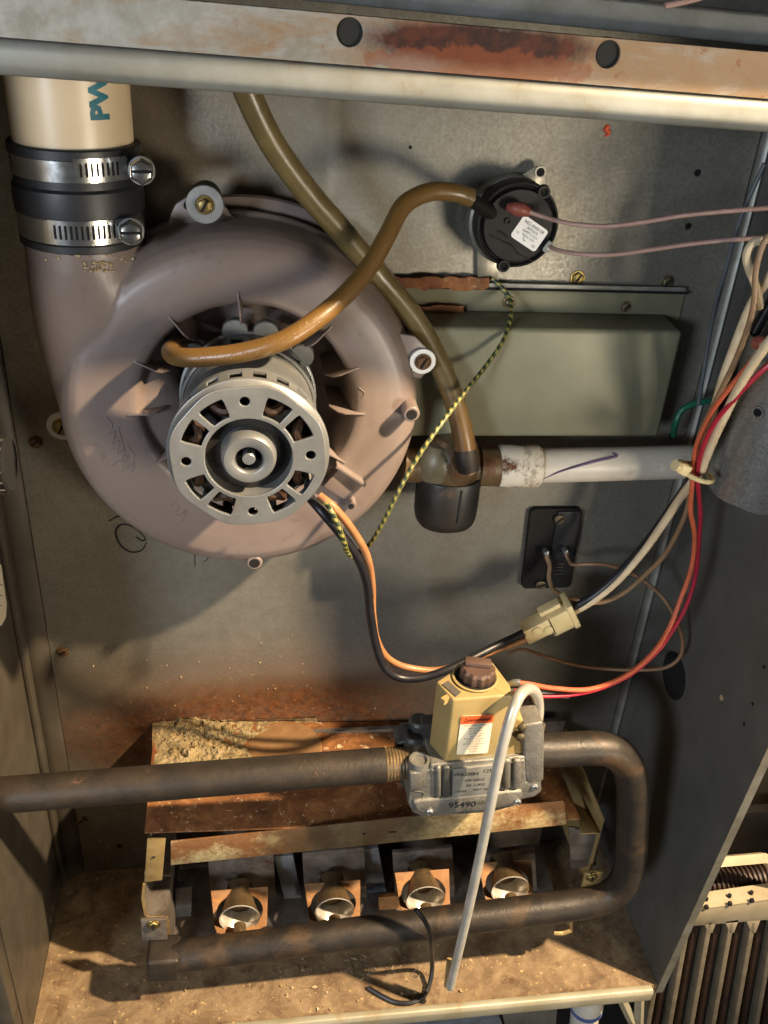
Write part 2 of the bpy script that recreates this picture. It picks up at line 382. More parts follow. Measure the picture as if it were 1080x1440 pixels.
def evaluated(cu):
    ob = bpy.data.objects.new('tmp', cu); C.objects.link(ob)
    dg = bpy.context.evaluated_depsgraph_get(); dg.update()
    me = bpy.data.meshes.new_from_object(ob.evaluated_get(dg))
    vs_ = [v.co.copy() for v in me.vertices]; fs_ = [tuple(p.vertices) for p in me.polygons]
    bpy.data.objects.remove(ob); bpy.data.meshes.remove(me); return vs_, fs_
def plate2d(loops, depth, bevel=0):
    """filled 2D outline with holes, thickness depth, from z=-depth to z=0"""
    cu = bpy.data.curves.new('tmp', 'CURVE'); cu.dimensions = '2D'; cu.fill_mode = 'BOTH'
    cu.extrude = max(depth/2-bevel, 0); cu.bevel_depth = bevel; cu.bevel_resolution = 1; cu.resolution_u = 1
    for lp in loops:
        sp = cu.splines.new('POLY'); sp.points.add(len(lp)-1); sp.use_cyclic_u = True
        for i, p in enumerate(lp): sp.points[i].co = (p[0], p[1], 0, 1)
    vs_, fs_ = evaluated(cu); bpy.data.curves.remove(cu)
    return [v - Vector((0, 0, depth/2)) for v in vs_], fs_
def text2d(txt, size, align='CENTER', bold=0):
    cu = bpy.data.curves.new('tmp', 'FONT'); cu.body = txt; cu.offset = bold; cu.size = size; cu.align_x = align; cu.align_y = 'CENTER'; cu.resolution_u = 2
    vs_, fs_ = evaluated(cu); bpy.data.curves.remove(cu); return vs_, fs_
def FF(c, ang=0, flip=None):                 # local x right, y up, z towards the viewer, standing on point c
    c = Vector(c); ca, sa = math.cos(ang), math.sin(ang)
    return lambda v: c + Vector((v[0]*ca-v[1]*sa, -v[2], v[0]*sa+v[1]*ca))
def circ(cx, cy, r, n=28, a0=0): return [(cx+r*math.cos(a0+2*PI*i/n), cy+r*math.sin(a0+2*PI*i/n)) for i in range(n)]
def rrect(wd, h, r, n=5, cx=0, cy=0):
    o = []
    for (sx, sy, a) in ((1,1,0),(-1,1,90),(-1,-1,180),(1,-1,270)):
        for i in range(n+1):
            t = math.radians(a+90*i/n); o.append((cx+sx*(wd/2-r)+r*math.cos(t), cy+sy*(h/2-r)+r*math.sin(t)))
    return o
def mapped(mb, vf, fn): mb.add([fn(v) for v in vf[0]], vf[1]); return mb
def Pl(pts, Y=None):                         # photo points with their depth -> world points
    return [P(p[0], p[1], p[2] if len(p) > 2 else Y) for p in pts]

# ================================================================== the cabinet
XL, XR = -.170, .325
mb = MB().box(((-.152+.310)/2, .004, .30), (.462, .008, 1.0))
back = struct(mb.build('back_wall', MW, bevel=.001, loc=(0, 0, 0)))
MB().prism([(-.1521, 0, -.02), (-.1545, -.0015, -.02), (-.160, -.004, -.02), (-.166, -.004, -.02), (-.166, .004, -.02), (-.1521, .004, -.02)], (0, 0, .82)).build('corner_flange', M['side'], back, bevel=.0006)
MB().prism([(.3115, .004, -.02), (.3115, -.004, -.02), (.3135, -.006, -.02), (.3155, -.0045, -.02), (.3155, .004, -.02)], (0, 0, .82)).build('corner_flange', M['galvw'], back, bevel=.0004)
MB().prism([(.3158, .004, -.02), (.3158, -.003, -.02), (.3249, -.003, -.02), (.3249, .004, -.02)], (0, 0, .82)).build('corner_flange', M['sider'], back)
# punched holes in the panel
for (x, y, r) in ((981, 243, .0022), (968, 318, .0022), (168, 1190, .0024), (577, 207, .0011), (946, 612, .003)):
    q = P(x, y); MB().cyl(q+Vector((0,-.0001,0)), q+Vector((0,.002,0)), r, n=14).build('punched_hole', M['hole'], back)
# handwritten marks
MB().tube(Pl([(153,733),(166,726),(180,728),(196,737)], -.0002), [.0003,.0007,.0006], n=5).build('pen_mark', M['ink'], back)
MB().tube(Pl([(206,763),(199,774),(184,776),(170,767),(163,750),(168,739),(180,738),(193,745),(204,757),(200,760),(191,755)], -.0002), [.0004,.0007,.0007,.0005], n=5).build('pen_mark', M['ink'], back)
MB().tube(Pl([(274,775),(274,796)], -.0002), .0003, n=5).build('pen_mark', M['ink'], back)
MB().tube(Pl([(292,776),(292,786),(286,790)], -.0002), .0003, n=5).build('pen_mark', M['ink'], back)
MB().tube(Pl([(856,177),(852,182),(857,187),(850,192)], -.0004), [.0018,.0013,.0006], n=6).build('paint_daub', M['orangemark'], back)
# left side panel
lw = MB().box((XL-.002, -.076, .37), (.004, .152, .80))
left = struct(lw.build('left_side_wall', M['side'], loc=(XL, 0, 0)))
MB().prism([(XL, -.1523, -.03), (XL, -.1660, -.03), (XL-.012, -.1675, -.03), (XL-.012, -.1523, -.03)], (0, 0, .80))  .build('front_flange', M['side'], left, bevel=.002)
MB().box((XL+.0022, -.0085, .37), (.004, .013, .78)).build('seam_strip', M['side'], left, bevel=.001)
# right side panel with its slanting front edge
rw = MB().prism([(XR, 0, -.01), (XR, -.149, -.01), (XR, -.164, .20), (XR, -.190, .55), (XR, -.200, .80), (XR, 0, .80)], (.0016, 0, 0))
right = struct(rw.build('right_side_wall', M['sider'], loc=(XR, 0, 0)))
MB().prism([(XR-.0003, -.1496, -.01), (XR-.0003, -.1646, .20), (XR-.0003, -.1906, .55), (XR-.0003, -.2006, .80), (XR+.0060, -.2006, .80), (XR+.0060, -.1906, .55), (XR+.0060, -.1646, .20), (XR+.0060, -.1496, -.01)], (0, -.0010, 0)).build('front_edge', M['galv'], right)
q = PX(947, 950, XR-.0006)
MB().cyl(q, q+Vector((.003, 0, 0)), .019, n=30).build('knockout_hole', M['hole'], right)
q = PX(1014, 981, XR-.0005); MB().cyl(q, q+Vector((.002,0,0)), .0022, n=10).build('paint_chip', M['chalk'], right)
for (x, y) in ((1046, 1018), (1058, 990), (1074, 938)):
    q = PX(x, y, XR-.0004); MB().cyl(q, q+Vector((.002,0,0)), .0013, n=8).build('paint_chip', M['hole'], right)
# shelf
sh = MB().box(((XL+XR)/2, -.075, -.003), (XR-XL-.0006, .149, .006))
shelf = struct(sh.build('bottom_shelf', MFLOOR, loc=(0, 0, 0)))
MB().prism([(XL-.01, -.1497, .0014), (XL-.01, -.1545, .0014), (XL-.01, -.1562, -.002), (XL-.01, -.1555, -.012), (XL-.01, -.1497, -.014)], (XR-XL+.004, 0, 0)).build('front_hem', M['hemf'], shelf, bevel=.0008)
fl = MB()
for i in range(80):
    x = random.uniform(XL+.01, XR-.06); y = -.148*random.random()**.6
    if random.random() < .55: x = random.gauss(.02, .05); y = random.gauss(-.132, .012)
    if not (XL < x < XR and -.148 < y < 0): continue
    s_ = .0003+.0020*random.random()**3.5; a = random.random()*6
    pts = [Vector((x+s_*math.cos(a+t)*random.uniform(.6,1.3), y+s_*math.sin(a+t)*random.uniform(.5,1.2), .0004+random.random()*.0012)) for t in (0,1.3,2.6,3.9,5.2)]
    fl.prism(pts, (0, 0, .0006))
o = fl.build('rust_flake', M['chalk'], shelf, flat=True); o['kind'] = 'stuff'
# small flakes stuck to the scorched back panel
fl = MB()
for i in range(50):
    q = P(random.gauss(330, 105), random.gauss(965, 40)) if i < 28 else P(random.gauss(130, 30), random.gauss(1215, 22))
    if q.z < .01 or q.x < -.15: continue
    s_ = random.uniform(.0003, .0008); a = random.random()*6
    fl.prism([q+Vector((s_*math.cos(a+t)*random.uniform(.5,1.3), -.0001, s_*math.sin(a+t)*random.uniform(.5,1.2))) for t in (0,1.3,2.6,3.9,5.2)], (0, -.0007, 0))
o = fl.build('rust_flake', M['chalk'], back, flat=True); o['kind'] = 'stuff'

# ------------------------------------------------------------------ top rails
def rail(name, a, b, prof, m, label, cat, bevel=.0006):
    a, b = Vector(a), Vector(b); d = (b-a); a, b = a-d*.5, b+d*.4
    mb = MB().loft([[p+Vector((0, y, z)) for y, z in prof] for p in (a, a+(b-a)*.33, a+(b-a)*.66, b)])
    return tag(mb.build(name, m, bevel=bevel, loc=(0, 0, 0), angle=50), label, cat)
ra, rb = P(0, 52, -.165), P(1080, 139, -.165)          # the crease of the lower rail
r1 = rail('front_rail', ra, rb, [(0, 0), (-.0002, .0168), (.004, .0170), (.0145, .0160), (.0145, -.001), (.004, -.001)], MRAIL,
          'rust streaked front rail with two round holes across the top', 'rail')
MB().loft([[p+Vector((y, 0, 0))*0+Vector((0, y, z)) for y, z in [(-.0006,-.0002),(-.0026,-.0016),(-.0032,-.0042),(-.0030,-.0085),(-.0016,-.0118),(.0010,-.0130),(.008,-.0130),(.008,-.0012)]]
          for p in (ra-(rb-ra)*.5, rb+(rb-ra)*.4)]).build('rolled_lip', M['hem'], r1, angle=60)
MB().loft([[p+Vector((0, y, z)) for y, z in ((.0132,.0150),(.0132,.0163),(.040,.0163),(.040,.0150))] for p in (ra-(rb-ra)*.5, rb+(rb-ra)*.4)]).build('rail_light_stop', M['dark'], r1)  # dark sheet added to stop lamp light leaking through the rail gap
rd = (rb-ra); rl_ = rd.length; rd.normalize()
hol = []
for (x, y) in ((492, 45), (854, 76)):
    q = P(x, y, -.1655); u_ = (q-ra).dot(rd); hol.append((u_, (q-(ra+rd*u_)).z))
    qq = ra+rd*u_+Vector((0, -.0004, hol[-1][1])); MB().cyl(qq, qq+Vector((0,.003,0)), .0062, n=30).build('bolt_hole', M['recess'], r1)
vf = plate2d([[(-.25,.0004),(.55,.0004),(.55,.0171),(-.25,.0171)]]+[circ(u_, v_, .0054, 36) for u_, v_ in hol], .0016, .0003)
mapped(MB(), vf, lambda v: ra+rd*v[0]+Vector((0, -.0006-v[2]-.0016, v[1]))).build('face_sheet', MRAIL, r1, angle=40)
ua, ub = P(540, -2, -.135), P(1080, 52, -.135)
r2 = rail('upper_flange', ua-(ub-ua), ub, [(0, -.0035), (-.0012, .0005), (0, .0075), (.003, .009), (.02, .009), (.02, -.0035)], M['galvw'],
          'dusty galvanised flange behind the rusty rail at the top', 'flange')
mb = MB().box((.08, -.106, .816), (.9, .212, .160)); struct(mb.build('upper_light_blocker', M['dark'], loc=(0,0,.8)))  # unseen block, brought forward to keep the work lamp off the rails
tag(MB().tube(Pl([(935, 8, -.17), (965, 2, -.17), (1000, -8, -.17)]), .0012, 8).build('loose_wire', M['pink'], loc=P(965, 2, -.17)),
    'short pale pink wire end at the top right above the rails', 'wire')

# ================================================================== vent pipe, coupling, clamps
VX, VY = -.0893, -.040
pz = lambda y, rr: P(105, y, VY-rr).z
ztop, zc0, zc1 = .82, pz(212, .0325), pz(360, .0325)
vp = thing('vent_pipe', (VX, VY, zc0), 'cream plastic vent pipe with teal print entering the black coupling', 'pipe')
MB().lathe((VX, VY, zc0-.01), (0, 0, 1), [(.0302, 0), (.0302, ztop-zc0)], 64).build('pipe', M['pvc'], vp)
tx = MB()
t0 = P(139, 150, VY-.030)
vf = text2d('PWe', .0132, 'LEFT', .0007)
ang0 = math.asin(max(-1, min(1, (t0.x-VX)/.0303)))
zb = P(139, 171, VY-.028).z
def onpipe(v):                                # reads upwards, letter tops to the left
    a = ang0 - v[1]/.0304
    return Vector((VX+.0304*math.sin(a), VY-.0304*math.cos(a), zb+v[0]*1.0))
bm = bmesh.new(); vv = [bm.verts.new(v) for v in vf[0]]
for f_ in vf[1]:
    try: bm.faces.new([vv[i] for i in f_])
    except ValueError: pass
bmesh.ops.triangulate(bm, faces=bm.faces); bmesh.ops.subdivide_edges(bm, edges=bm.edges, cuts=2)
bm.verts.index_update(); tx.add([onpipe(v.co) for v in bm.verts], [tuple(v.index for v in f_.verts) for f_ in bm.faces]); bm.free()
tx.build('print', M['teal'], vp)
cp = MB().lathe((VX, VY, zc1), (0, 0, 1), [(.0312, 0), (.0328, .0008), (.0328, .0042), (.0320, .005), (.0320, .0165), (.0334, .0178), (.0338, .024), (.0334, .0305), (.0320, .032), (.0320, .0455), (.0334, .0465), (.0334, zc0-zc1-.0008), (.0328, zc0-zc1), (.0304, zc0-zc1)], 72)
coup = tag(cp.build('rubber_coupling', M['rubber'], loc=(VX, VY, zc1)), 'black rubber coupling joining the cream pipe to the brown blower', 'coupling')
def clamp(ytop, ybot, yscrew, xscrew, xs0, label):
    rr = .0327; z1 = pz(ytop, rr); z0 = pz(ybot, rr); zm = (z0+z1)/2; h = z1-z0
    t = thing('hose_clamp', (VX, VY, zm), label, 'hose clamp', 'clamps on the rubber coupling')
    MB().lathe((VX, VY, z0), (0, 0, 1), [(rr-.001, 0), (rr, 0), (rr, h), (rr-.001, h)], 72, closed_profile=True).build('band', M['steel'], t, angle=60)
    # overlapping tongue with its slots
    r2 = rr+.0007; a0 = math.asin((P(xs0, yscrew, VY-rr).x-VX)/r2); a1 = 1.0
    n = 24; rings = []
    for i in range(n+1):
        a = a0+(a1-a0)*i/n; s_, c_ = math.sin(a), math.cos(a)
        rings.append([Vector((VX+q*s_, VY-q*c_, zz)) for q, zz in ((rr, z0+h*.06), (r2, z0+h*.06), (r2, z1-h*.06), (rr, z1-h*.06))])
    tg = MB().loft(rings).build('band_tongue', M['steel'], t)
    sl = MB(); k = 0
    for k in range(14):
        a = a0+.10+k*.082
        if a > a1-.12: break
        s_, c_ = math.sin(a), math.cos(a); R_ = Matrix(((c_, s_, 0), (s_, -c_, 0), (0, 0, 1)))
        sl.box((VX+r2*s_, VY-r2*c_, zm), (.0011, .0006, h*.52), Matrix(((c_, -s_, 0), (s_, c_, 0), (0, 0, 1))))
    so = sl.build('band_slots', M['hole'], tg, flat=True); so['kind'] = 'stuff'
    q = P(xscrew, yscrew, VY-.030); ax = Vector((.10, -1, .12)).normalized(); back_ = q-ax*.022
    MB().tube([q-ax*.003, back_], .0068, 20, smooth=False).build('screw_housing', M['zinc'], t)
    sc = MB().lathe(q-ax*.004, ax, [(.0052, 0), (.0066, .002), (.0066, .0046), (.0056, .0066), (.0046, .007)], 6)
    so = sc.build('screw', M['steel'], t, bevel=.0005)
    side = ax.cross(Vector((0,0,1))).normalized(); u = side.cross(ax)
    MB().box(q+ax*.0031, (.0105, .0012, .0014), Matrix((side, ax, u)).transposed()).build('slot', M['hole'], so)
    return t
clamp(221, 258, 241, 199, 104, 'steel hose clamp round the top of the black coupling')
clamp(309, 346, 327, 184, 68, 'steel hose clamp round the bottom of the black coupling')

# ================================================================== blower housing
HC = Vector((-.003, 0, .472)); MA = P(350, 645, -.134); MAX, MAZ = MA.x, MA.z
hs = thing('blower_housing', (HC.x, 0, HC.z), 'mauve brown plastic blower housing with ribbed round recess', 'blower housing')
prof = [(0,.010,0),(.085,.010,0),(.104,.010,0),(.1065,.012,0),(.1070,.020,0),(.1094,.0225,0),(.1094,.0265,0),(.1070,.029,0),(.1068,.038,0),(.1062,.048,0),(.1048,.0555,0),(.1022,.0615,0),(.0985,.0655,0),(.0935,.0678,0),(.085,.0690,.3),(.075,.0698,.7),(.0665,.0700,1),(.0630,.0690,1),(.0605,.0655,1),(.0590,.054,1),(.0565,.034,1),(.0520,.030,1),(.02,.029,1),(0,.029,1)]
n = 120; rings = []
for r, z, t in prof:
    cx, cz = HC.x*(1-t)+MAX*t, HC.z*(1-t)+MAZ*t
    ring = []
    for k in range(n):
        a = 2*PI*k/n; rr = r*(1+(1-t)*(.022*math.cos(a-PI*.95)+.004*math.cos(2*a)+.022*max(0,-math.sin(a))**2)) if r > 0 else 1e-5
        ring.append(Vector((cx+rr*math.cos(a), -z, cz+rr*math.sin(a))))
    rings.append(ring)
body = MB().loft(rings)
sec = []
for z, cx, cy, hw, hd, ex in ((.578,VX,VY,.0308,.0308,1), (.556,VX,VY,.0312,.0312,1), (.545,VX+.001,-.040,.0325,.0305,.9), (.52,-.0865,-.039,.0345,.029,.85), (.50,-.0820,-.038,.0365,.028,.8), (.47,-.074,-.037,.0400,.027,.8), (.44,-.066,-.036,.038,.025,.8)):
    ring = []
    for k in range(48):
        a = 2*PI*k/48; c_, s_ = math.cos(a), math.sin(a)
        ring.append(Vector((cx+hw*math.copysign(abs(c_)**ex, c_), cy+hd*math.copysign(abs(s_)**ex, s_), z)))
    sec.append(ring)
body.loft(sec)
bo = body.build('body', M['plastic'], hs)
rm = bo.modifiers.new('remesh', 'REMESH'); rm.mode = 'VOXEL'; rm.voxel_size = .0014
sm = bo.modifiers.new('smooth', 'SMOOTH'); sm.factor = .5; sm.iterations = 3
dg = bpy.context.evaluated_depsgraph_get(); dg.update()
me = bpy.data.meshes.new_from_object(bo.evaluated_get(dg)); bo.modifiers.clear(); bo.data = me
me.polygons.foreach_set('use_smooth', [True]*len(me.polygons))
if not me.materials: me.materials.append(M['plastic'])
from mathutils.bvhtree import BVHTree
_off = Vector(hs['_o'])
BV = BVHTree.FromPolygons([v.co+_off for v in me.vertices], [tuple(p.vertices) for p in me.polygons])
def hit(px, py, lift=.0001):
    h = BV.ray_cast(CAM, ray(px, py).normalized())
    return (h[0]+h[1]*lift) if h[0] is not None else P(px, py, -.069)
# back flange that peeks out at the top right
fr = []
for k in range(31):
    a = math.radians(100-k*3.2); r_ = .113
    fr.append([Vector((HC.x+q*math.cos(a), -y, HC.z+.002+q*math.sin(a))) for q, y in ((.098,.012),(r_,.012),(r_+.001,.0145),(r_,.017),(.098,.017))])
MB().loft(fr).build('back_flange', M['plastic'], hs)
# gusset ribs round the recess
for dgv in (-32, -3, 22, 47, 94, 128, 156, 184, 213):
    a = math.radians(dgv); c_, s_ = math.cos(a), math.sin(a); perp = Vector((-s_, 0, c_))
    rib = MB().prism([Vector((MAX+q*c_, -y, MAZ+q*s_))-perp*.0005 for q, y in ((.047,.028),(.0475,.062),(.0520,.0695),(.056,.0716),(.0685,.0706),(.064,.062),(.058,.030))], perp*.0010)
    rib.build('rib', M['plastic'], hs, bevel=.0002)
def boss(px, py, yb, yt, r, hole=.0032):
    q = P(px, py, -yt); b_ = Vector((q.x, -yb, q.z))
    o = MB().lathe(b_, (0,-1,0), [(r*1.25,0),(r*1.05,(yt-yb)*.3),(r*.98,yt-yb-.0008),(r*.85,yt-yb),(hole+.0002,yt-yb)], 28).build('boss', M['plastic'], hs)
    MB().cyl(q+Vector((0,-.0003,0)), q+Vector((0,.003,0)), hole, n=20).build('boss_hole', M['hole'], o)
boss(579, 583, .035, .078, .0050); boss(358, 792, .020, .066, .0052, .0034); boss(494, 712, .060, .076, .0034, .0018)
# moulded clip box lower right
c = P(484, 682, -.072); fn = FF(c, math.radians(-38))
mapped(MB(), ([(-.0105,-.0085,-.012),(.0105,-.0085,-.012),(.0105,.0085,-.012),(-.0105,.0085,-.012),(-.0105,-.0085,.002),(.0105,-.0085,-.001),(.0105,.0085,-.001),(-.0105,.0085,.002)],
   [(0,1,2,3),(4,5,6,7),(0,1,5,4),(1,2,6,5),(2,3,7,6),(3,0,4,7)]), fn).build('clip_box', M['plastic'], hs, bevel=.0012)
fn2 = FF(c+Vector((.0035, -.0012, .008)), math.radians(-38))
mapped(MB(), ([(-.012,-.0012,-.006),(.012,-.0012,-.006),(.012,.0012,-.006),(-.012,.0012,-.006),(-.012,-.0012,.004),(.012,-.0012,.002),(.012,.0012,.002),(-.012,.0012,.004)],
   [(0,1,2,3),(4,5,6,7),(0,1,5,4),(1,2,6,5),(2,3,7,6),(3,0,4,7)]), fn2).build('clip_rib', M['plastic'], hs, bevel=.0005)
# moulded script on the left of the face and small mark at the bottom
DP = M['plastic']
def H(pts): return [hit(x, y) for x, y in pts]
scr = MB()
scr.tube(H([(150,586),(158,598),(152,611),(162,607),(159,625),(168,620),(165,639),(174,632),(172,651),(181,641),(179,660),(189,650),(186,664)]), .00038, n=5)
scr.tube(H([(158,655),(170,648),(190,655)]), .00035, n=5); scr.tube(H([(166,600),(176,640),(172,665)]), .00035, n=5)
scr.tube(H([(180,628),(189,640),(183,652),(176,640)]), .00035, n=5)
scr.build('moulded_script', DP, hs)
MB().tube(H([(240,712),(246,706),(252,714),(246,722),(254,724),(262,716),(258,730),(250,736)]), .00035, n=5).build('moulded_mark', DP, hs)
MB().tube(H([(505,545),(512,552),(510,558)]), .00035, n=5).build('moulded_mark', DP, hs)
# pale flaking sealant below the coupling
sl = MB()
for i in range(70):
    x = random.uniform(58, 192); y = 360+4*math.sin(x/25)+random.random()*8 - 3
    if i > 20: x = random.gauss(140, 10); y = 366+random.random()*16
    q = hit(x, y, .0004); s_ = random.uniform(.0003, .0012)
    sl.prism([q+Vector((s_*random.uniform(.5,1.4)*math.cos(t), 0, s_*random.uniform(.3,.8)*math.sin(t))) for t in (0,1.2,2.5,3.8,5)], (0, -.0008, 0))
so = sl.build('flaked_sealant', M['chalk'], hs, flat=True); so['kind'] = 'stuff'
# mounting ears behind the screws
def ear(pts, y0, y1, holes=()):
    MB().prism([P(x, y, y0) for x, y in pts], (0, y0-y1 if False else -(abs(y1-y0)), 0)).build('mounting_ear', M['plastic'], hs, bevel=.0008)
ear([(240,300),(248,285),(268,272),(300,270),(322,296),(350,330),(300,345),(236,322)], -.030, -.0335)
q = P(264, 289, -.0337); MB().cyl(q+Vector((0,-.0003,0)), q+Vector((0,.002,0)), .0024, n=14).build('ear_slot', M['hole'], hs)
ear([(556,466),(582,470),(602,490),(606,512),(590,530),(566,524)], -.056, -.0595)
ear([(82,585),(100,580),(118,600),(122,635),(104,632),(84,610)], -.010, -.0135)

# ------------------------------------------------------------------ screws (thing > head, slot, washer)
def screw(px, py, Y, r, m, label, slot=45, washer=0, wm=None, tall=.0022, cat='screw', name='panel_screw', hexr=True):
    c = P(px, py, Y); t = thing(name, c, label, cat)
    if washer:
        MB().lathe(c, (0,-1,0), [(r*.7,.0002),(washer*.97,.0002),(washer,.0006),(washer,.0014),(washer*.97,.0018),(r*.7,.0018)], 40).build('washer', wm or M['zinc'], t)
    z0 = .0019 if washer else .0001
    h = MB().lathe(c, (0,-1,0), [(r,z0),(r*1.02,z0+tall*.7),(r*.86,z0+tall),(.0001,z0+tall*1.02)], 6 if hexr else 24)
    ho = h.build('head', m, t, bevel=.0003)
    if hexr: MB().lathe(c, (0,-1,0), [(r*1.25,z0),(r*1.28,z0+.0004),(r*1.2,z0+.0007),(r*.9,z0+.0007)], 24).build('collar', m, t)
    a = math.radians(slot); fn = FF(c+Vector((0,-(z0+tall+.0001),0)), a)
    mapped(MB(), ([(x*r*.82, y*r*.15, z*.0004) for x in (-1,1) for y in (-1,1) for z in (-1,1)], [(0,1,3,2),(4,6,7,5),(0,4,5,1),(2,3,7,6),(0,2,6,4),(1,5,7,3)]), fn).build('slot', M['hole'], ho)
    return t
screw(288, 287, -.050, .0040, M['brass'], 'brass screw with wide zinc washer at the top of the blower', 60, .0100, tall=.004, cat='screw', name='mounting_screw')
tag(MB().cyl(P(288,287,-.050)+Vector((0,.0003,0)), P(288,287,-.050)+Vector((0,.020,0)), .0085, n=28).build('spacer', M['rubber'], loc=P(288,287,-.05)), 'dark rubber spacer behind the washer at the blower top', 'spacer')
screw(594, 507, -.0600, .0040, M['rustscrew'], 'rusty screw with pale washer on the right of the blower', 60, .0078, M['gasket'], tall=.003, name='mounting_screw')
screw(88, 598, -.016, .0048, M['brass'], 'screw with white washer half hidden left of the blower', 60, .0095, M['gasket'], tall=.003, name='mounting_screw')
for x, y, r, m, s_, lb in ((812,391,.0040,'brass',60,'brass screw between the switch and the olive cover'),
        (683,387,.0044,'dullscrew',35,'dull screw holding the lower tab of the black pressure switch'),
        (938,396,.0036,'dullscrew',50,'dim screw above the right corner of the olive cover'),
        (50,621,.0036,'rustscrew',40,'rusty screw on the left edge beside the blower'),
        (88,916,.0036,'rustscrew',30,'brown screw on the panel low at the left edge'),
        (115,1152,.0036,'dullscrew',50,'screw on the panel just under the left gas pipe')):
    screw(x, y, 0, r, M[m], lb, s_)

# ------------------------------------------------------------------ blower motor
mt = thing('blower_motor', MA, 'grey vented metal motor standing out of the brown blower housing', 'motor')
F = FF(MA); R0 = P(463, 640, -.134).x-MA.x
Rm = R0*.985
def arcwin(a0, a1, r0, r1, n=6):
    return [(r1*math.cos(a0+(a1-a0)*i/n), r1*math.sin(a0+(a1-a0)*i/n)) for i in range(n+1)] + [(r0*math.cos(a1-(a1-a0)*i/n), r0*math.sin(a1-(a1-a0)*i/n)) for i in range(n+1)]
def soft(lp, k=2):
    for _ in range(k):
        o = []
        for i in range(len(lp)):
            p, q = lp[i], lp[(i+1) % len(lp)]
            o += [(p[0]*.8+q[0]*.2, p[1]*.8+q[1]*.2), (p[0]*.2+q[0]*.8, p[1]*.2+q[1]*.8)]
        lp = o
    return lp
TILT = math.radians(3)
outer = [((Rm*(.975+.016*math.cos(8*(t)+2.4)))*math.cos(t), (Rm*(.975+.016*math.cos(8*t+2.4)))*math.sin(t)) for t in [2*PI*i/96 for i in range(96)]]
loops = [outer]
for qd in (0, 90, 180, 270):
    for off in (31, 61):
        a = math.radians(qd+off)+TILT-math.radians(1.5); hw = math.radians(12.2)
        loops.append(soft(arcwin(a-hw, a+hw, Rm*.60, Rm*.875), 1))
    a = math.radians(qd)+TILT; loops.append(circ(Rm*.78*math.cos(a), Rm*.78*math.sin(a), Rm*.072, 18))
loops.append(circ(0, 0, Rm*.56, 48))
face = mapped(MB(), plate2d(loops, .0018, .0004), F)
fo = face.build('end_bell', M['motor'], mt, angle=40)
ml = MB().lathe(F((0,0,0)), (0,-1,0), [(Rm*.960,-.0016),(Rm*.985,-.0024),(Rm*1.0,-.0046),(Rm*1.03,-.0052),(Rm*1.035,-.0075),(Rm*1.01,-.0090),(Rm*.975,-.0090),(Rm*.95,-.003)], 80, closed_profile=True)
ml.build('bell_rim', M['motor'], mt, angle=50)
MB().lathe(F((0,0,0)), (0,-1,0), [(Rm*.568,-.0004),(Rm*.560,-.0012),(Rm*.552,-.0090),(Rm*.535,-.0125),(Rm*.50,-.0138),(Rm*.38,-.0138),(Rm*.362,-.0138),(Rm*.350,-.0020),(Rm*.335,.0008),(Rm*.31,.0020),(Rm*.20,.0022),(Rm*.18,.0016),(Rm*.172,.0004),(Rm*.172,-.010),(.0001,-.010)], 64, cap=False).build('bearing_hub', M['motor'], mt, angle=40)
MB().lathe(F((0,0,0)), (0,-1,0), [(Rm*.171,-.0098),(Rm*.171,-.0004),(Rm*.160,-.0004),(Rm*.160,-.0092),(.0001,-.0092)], 32, cap=False).build('bearing_recess', M['hole'], mt)
sh_ = MB().lathe(F((0,0,0)), (0,-1,0), [(Rm*.082,-.009),(Rm*.082,.0006),(Rm*.07,.0012),(.0001,.0012)], 24).build('shaft', M['zinc'], mt)
def vent_band(z0, z1, rr, npil, name):
    b = MB(); zz = ((z0, z0-(z0-z1)*.24), (z1+(z0-z1)*.24, z1))
    for a_, b_ in zz:
        b.lathe(F((0,0,0)), (0,-1,0), [(rr-.0014,b_),(rr,b_),(rr,a_),(rr-.0014,a_)], 72, closed_profile=True)
    for k in range(npil):
        a0 = 2*PI*k/npil; hw = PI/npil*.44
        b.loft([[F((q*math.cos(a0+t), q*math.sin(a0+t), z)) for q, z in ((rr-.0013, zz[0][1]+.0002),(rr-.0001, zz[0][1]+.0002),(rr-.0001, zz[1][0]-.0002),(rr-.0013, zz[1][0]-.0002))] for t in (-hw, 0, hw)])
    return b.build(name, M['motor'], mt, angle=30)
vent_band(-.0090, -.0255, Rm*.972, 20, 'vent_band')
MB().lathe(F((0,0,0)), (0,-1,0), [(Rm*.93,-.0250),(Rm*.965,-.0250),(Rm*.94,-.030),(Rm*.90,-.066),(Rm*.88,-.066)], 72).build('shell', M['motor'], mt, angle=40)
vent_band(-.0625, -.079, Rm*.95, 20, 'vent_band')
MB().lathe(F((0,0,0)), (0,-1,0), [(Rm*.93,-.079),(Rm*.98,-.080),(Rm*.98,-.083),(Rm*.90,-.0845),(Rm*.70,-.090),(Rm*.6,-.104)], 64).build('rear_bell', M['motor'], mt, angle=40)
MB().lathe(F((0,0,0)), (0,-1,0), [(Rm*.86,-.078),(Rm*.86,-.014),(Rm*.82,-.012),(Rm*.5,-.009)], 48).build('core', M['coil'], mt)
cw = MB()
for k in range(8):
    a = 2*PI*(k+.5)/8
    cw.tube([F((Rm*q*math.cos(a+t), Rm*q*math.sin(a+t), z)) for q, t, z in ((.80,-.2,-.0085),(.70,-.12,-.0055),(.66,0,-.0045),(.70,.12,-.0055),(.80,.2,-.0085))], .0028, 8)
cw.build('winding', mat('dark_copper', '#3a2413', '#2a1a10', .5, .4, 90), mt)
